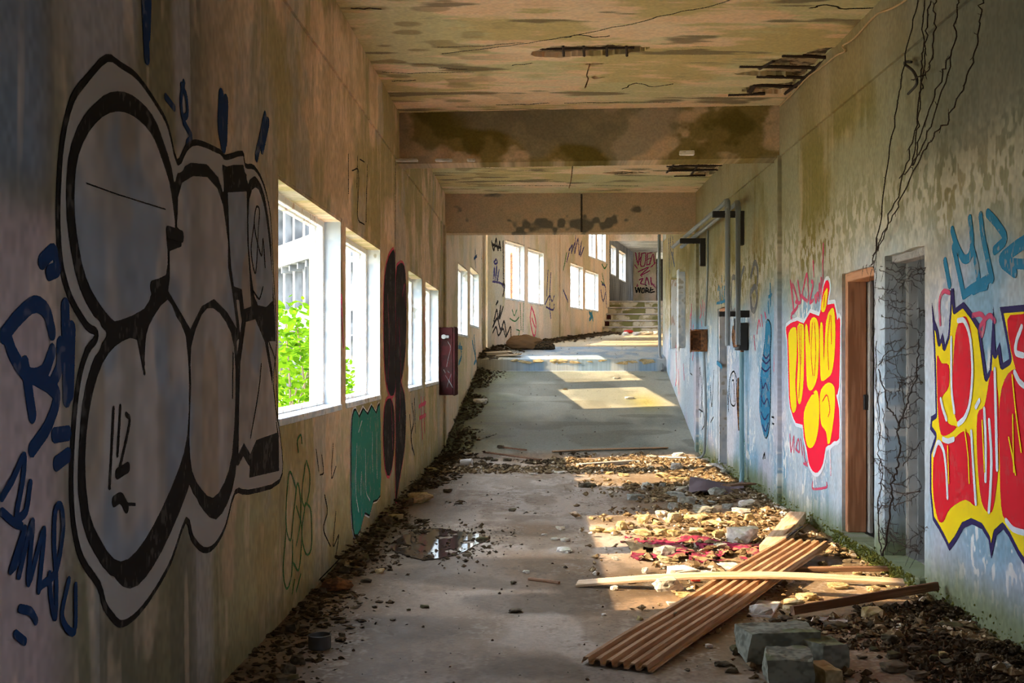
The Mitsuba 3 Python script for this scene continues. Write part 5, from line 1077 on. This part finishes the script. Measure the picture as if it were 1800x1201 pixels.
# white column outside the second window, grey post outside the landing windows
Yc = 24.0
lab('concrete_column', 'sunlit white concrete column outside the second window', 'column')
add('concrete_column__shaft', bx(-3.90, -3.50, Yc, Yc+.4, -.5, 7.0, .02), 'paint_white_matt'); add('concrete_column__base', bx(-4.0, -3.4, Yc-.1, Yc+.5, -.5, -.1, .02), 'concrete_grey')
lab('concrete_column_001', 'ivy grown grey column left of the white column', 'column')
add('concrete_column_001__shaft', bx(-6.75, -6.3, 38.0, 38.4, -.5, 8.2, .02), 'concrete_grey'); add('concrete_column_001__capital', bx(-6.9, -6.1, 37.8, 38.6, 8.0, 8.6, .02), 'concrete_grey')
lab('grey_post', 'grey rusty post with a top beam outside the landing windows', 'post')
add('grey_post__upright', bx(-1.35, -.25, 36.0, 36.3, -.5, 4.85, .02), 'concrete_grey'); add('grey_post__rust_strip', bx(-.86, -.80, 35.97, 36.0, -.4, 4.8), 'rust'); add('grey_post__upright', bx(.0, .5-.1, 37.0, 37.2, -.5, 4.85, .02), 'concrete_grey')
# ruined building beyond the shrub: storeys of slab, parapet, columns, windows
B0, B1 = np.array([-17.5, 68.0]), np.array([-9.7, 52.1])
WB = Wall(B0, B1, (1, .3))
k = 'ruined_building'; lab(k, 'bare concrete ruin with balconies seen through the nearest window', 'building')
LB = WB.L
g = sbox(0, -.5, LB, 10.5)
for st in range(3):
    for i in range(9):
        u = .95+i*2.0; g = g.difference(sbox(u, .4+st*3.3, u+.9, 2.2+st*3.3))
add(k+'__wall', WB.slab(g, .9, 1.15), 'ruin_concrete')
for st in range(3):
    for i in range(9):
        u = .95+i*2.0; add(k+'__window_void', WB.box(u-.05, u+1.55, .35+st*3.3, 2.25+st*3.3, 1.3, 1.4), 'ruin_concrete')
for st in range(1, 4):
    add(k+'__balcony_slab', WB.box(-.5, LB+.5, st*3.3-.55, st*3.3-.25, -.6, 1.2, .02), 'ruin_concrete')
    add(k+'__parapet', WB.box(-.5, LB+.5, st*3.3-.25, st*3.3+.55, -.6, -.45, .02), 'concrete_grey' if st == 2 else 'ruin_concrete')
    for i in range(16): add(k+'__bracket', WB.box(i*1.6, i*1.6+.22, st*3.3-.85, st*3.3-.55, -.5, .9), 'ruin_concrete')
for i in range(9): add(k+'__column', WB.box(.35+i*2.0, .75+i*2.0, -.5, 10.5, -.2, .2, .02), 'ruin_concrete')
add(k+'__roof', WB.box(-1, LB+1, 10.5, 10.9, -1.0, 6.0, .03), 'ruin_concrete')
add(k+'__back', WB.box(0, LB, -.5, 10.5, 5.6, 5.9), 'ruin_concrete')
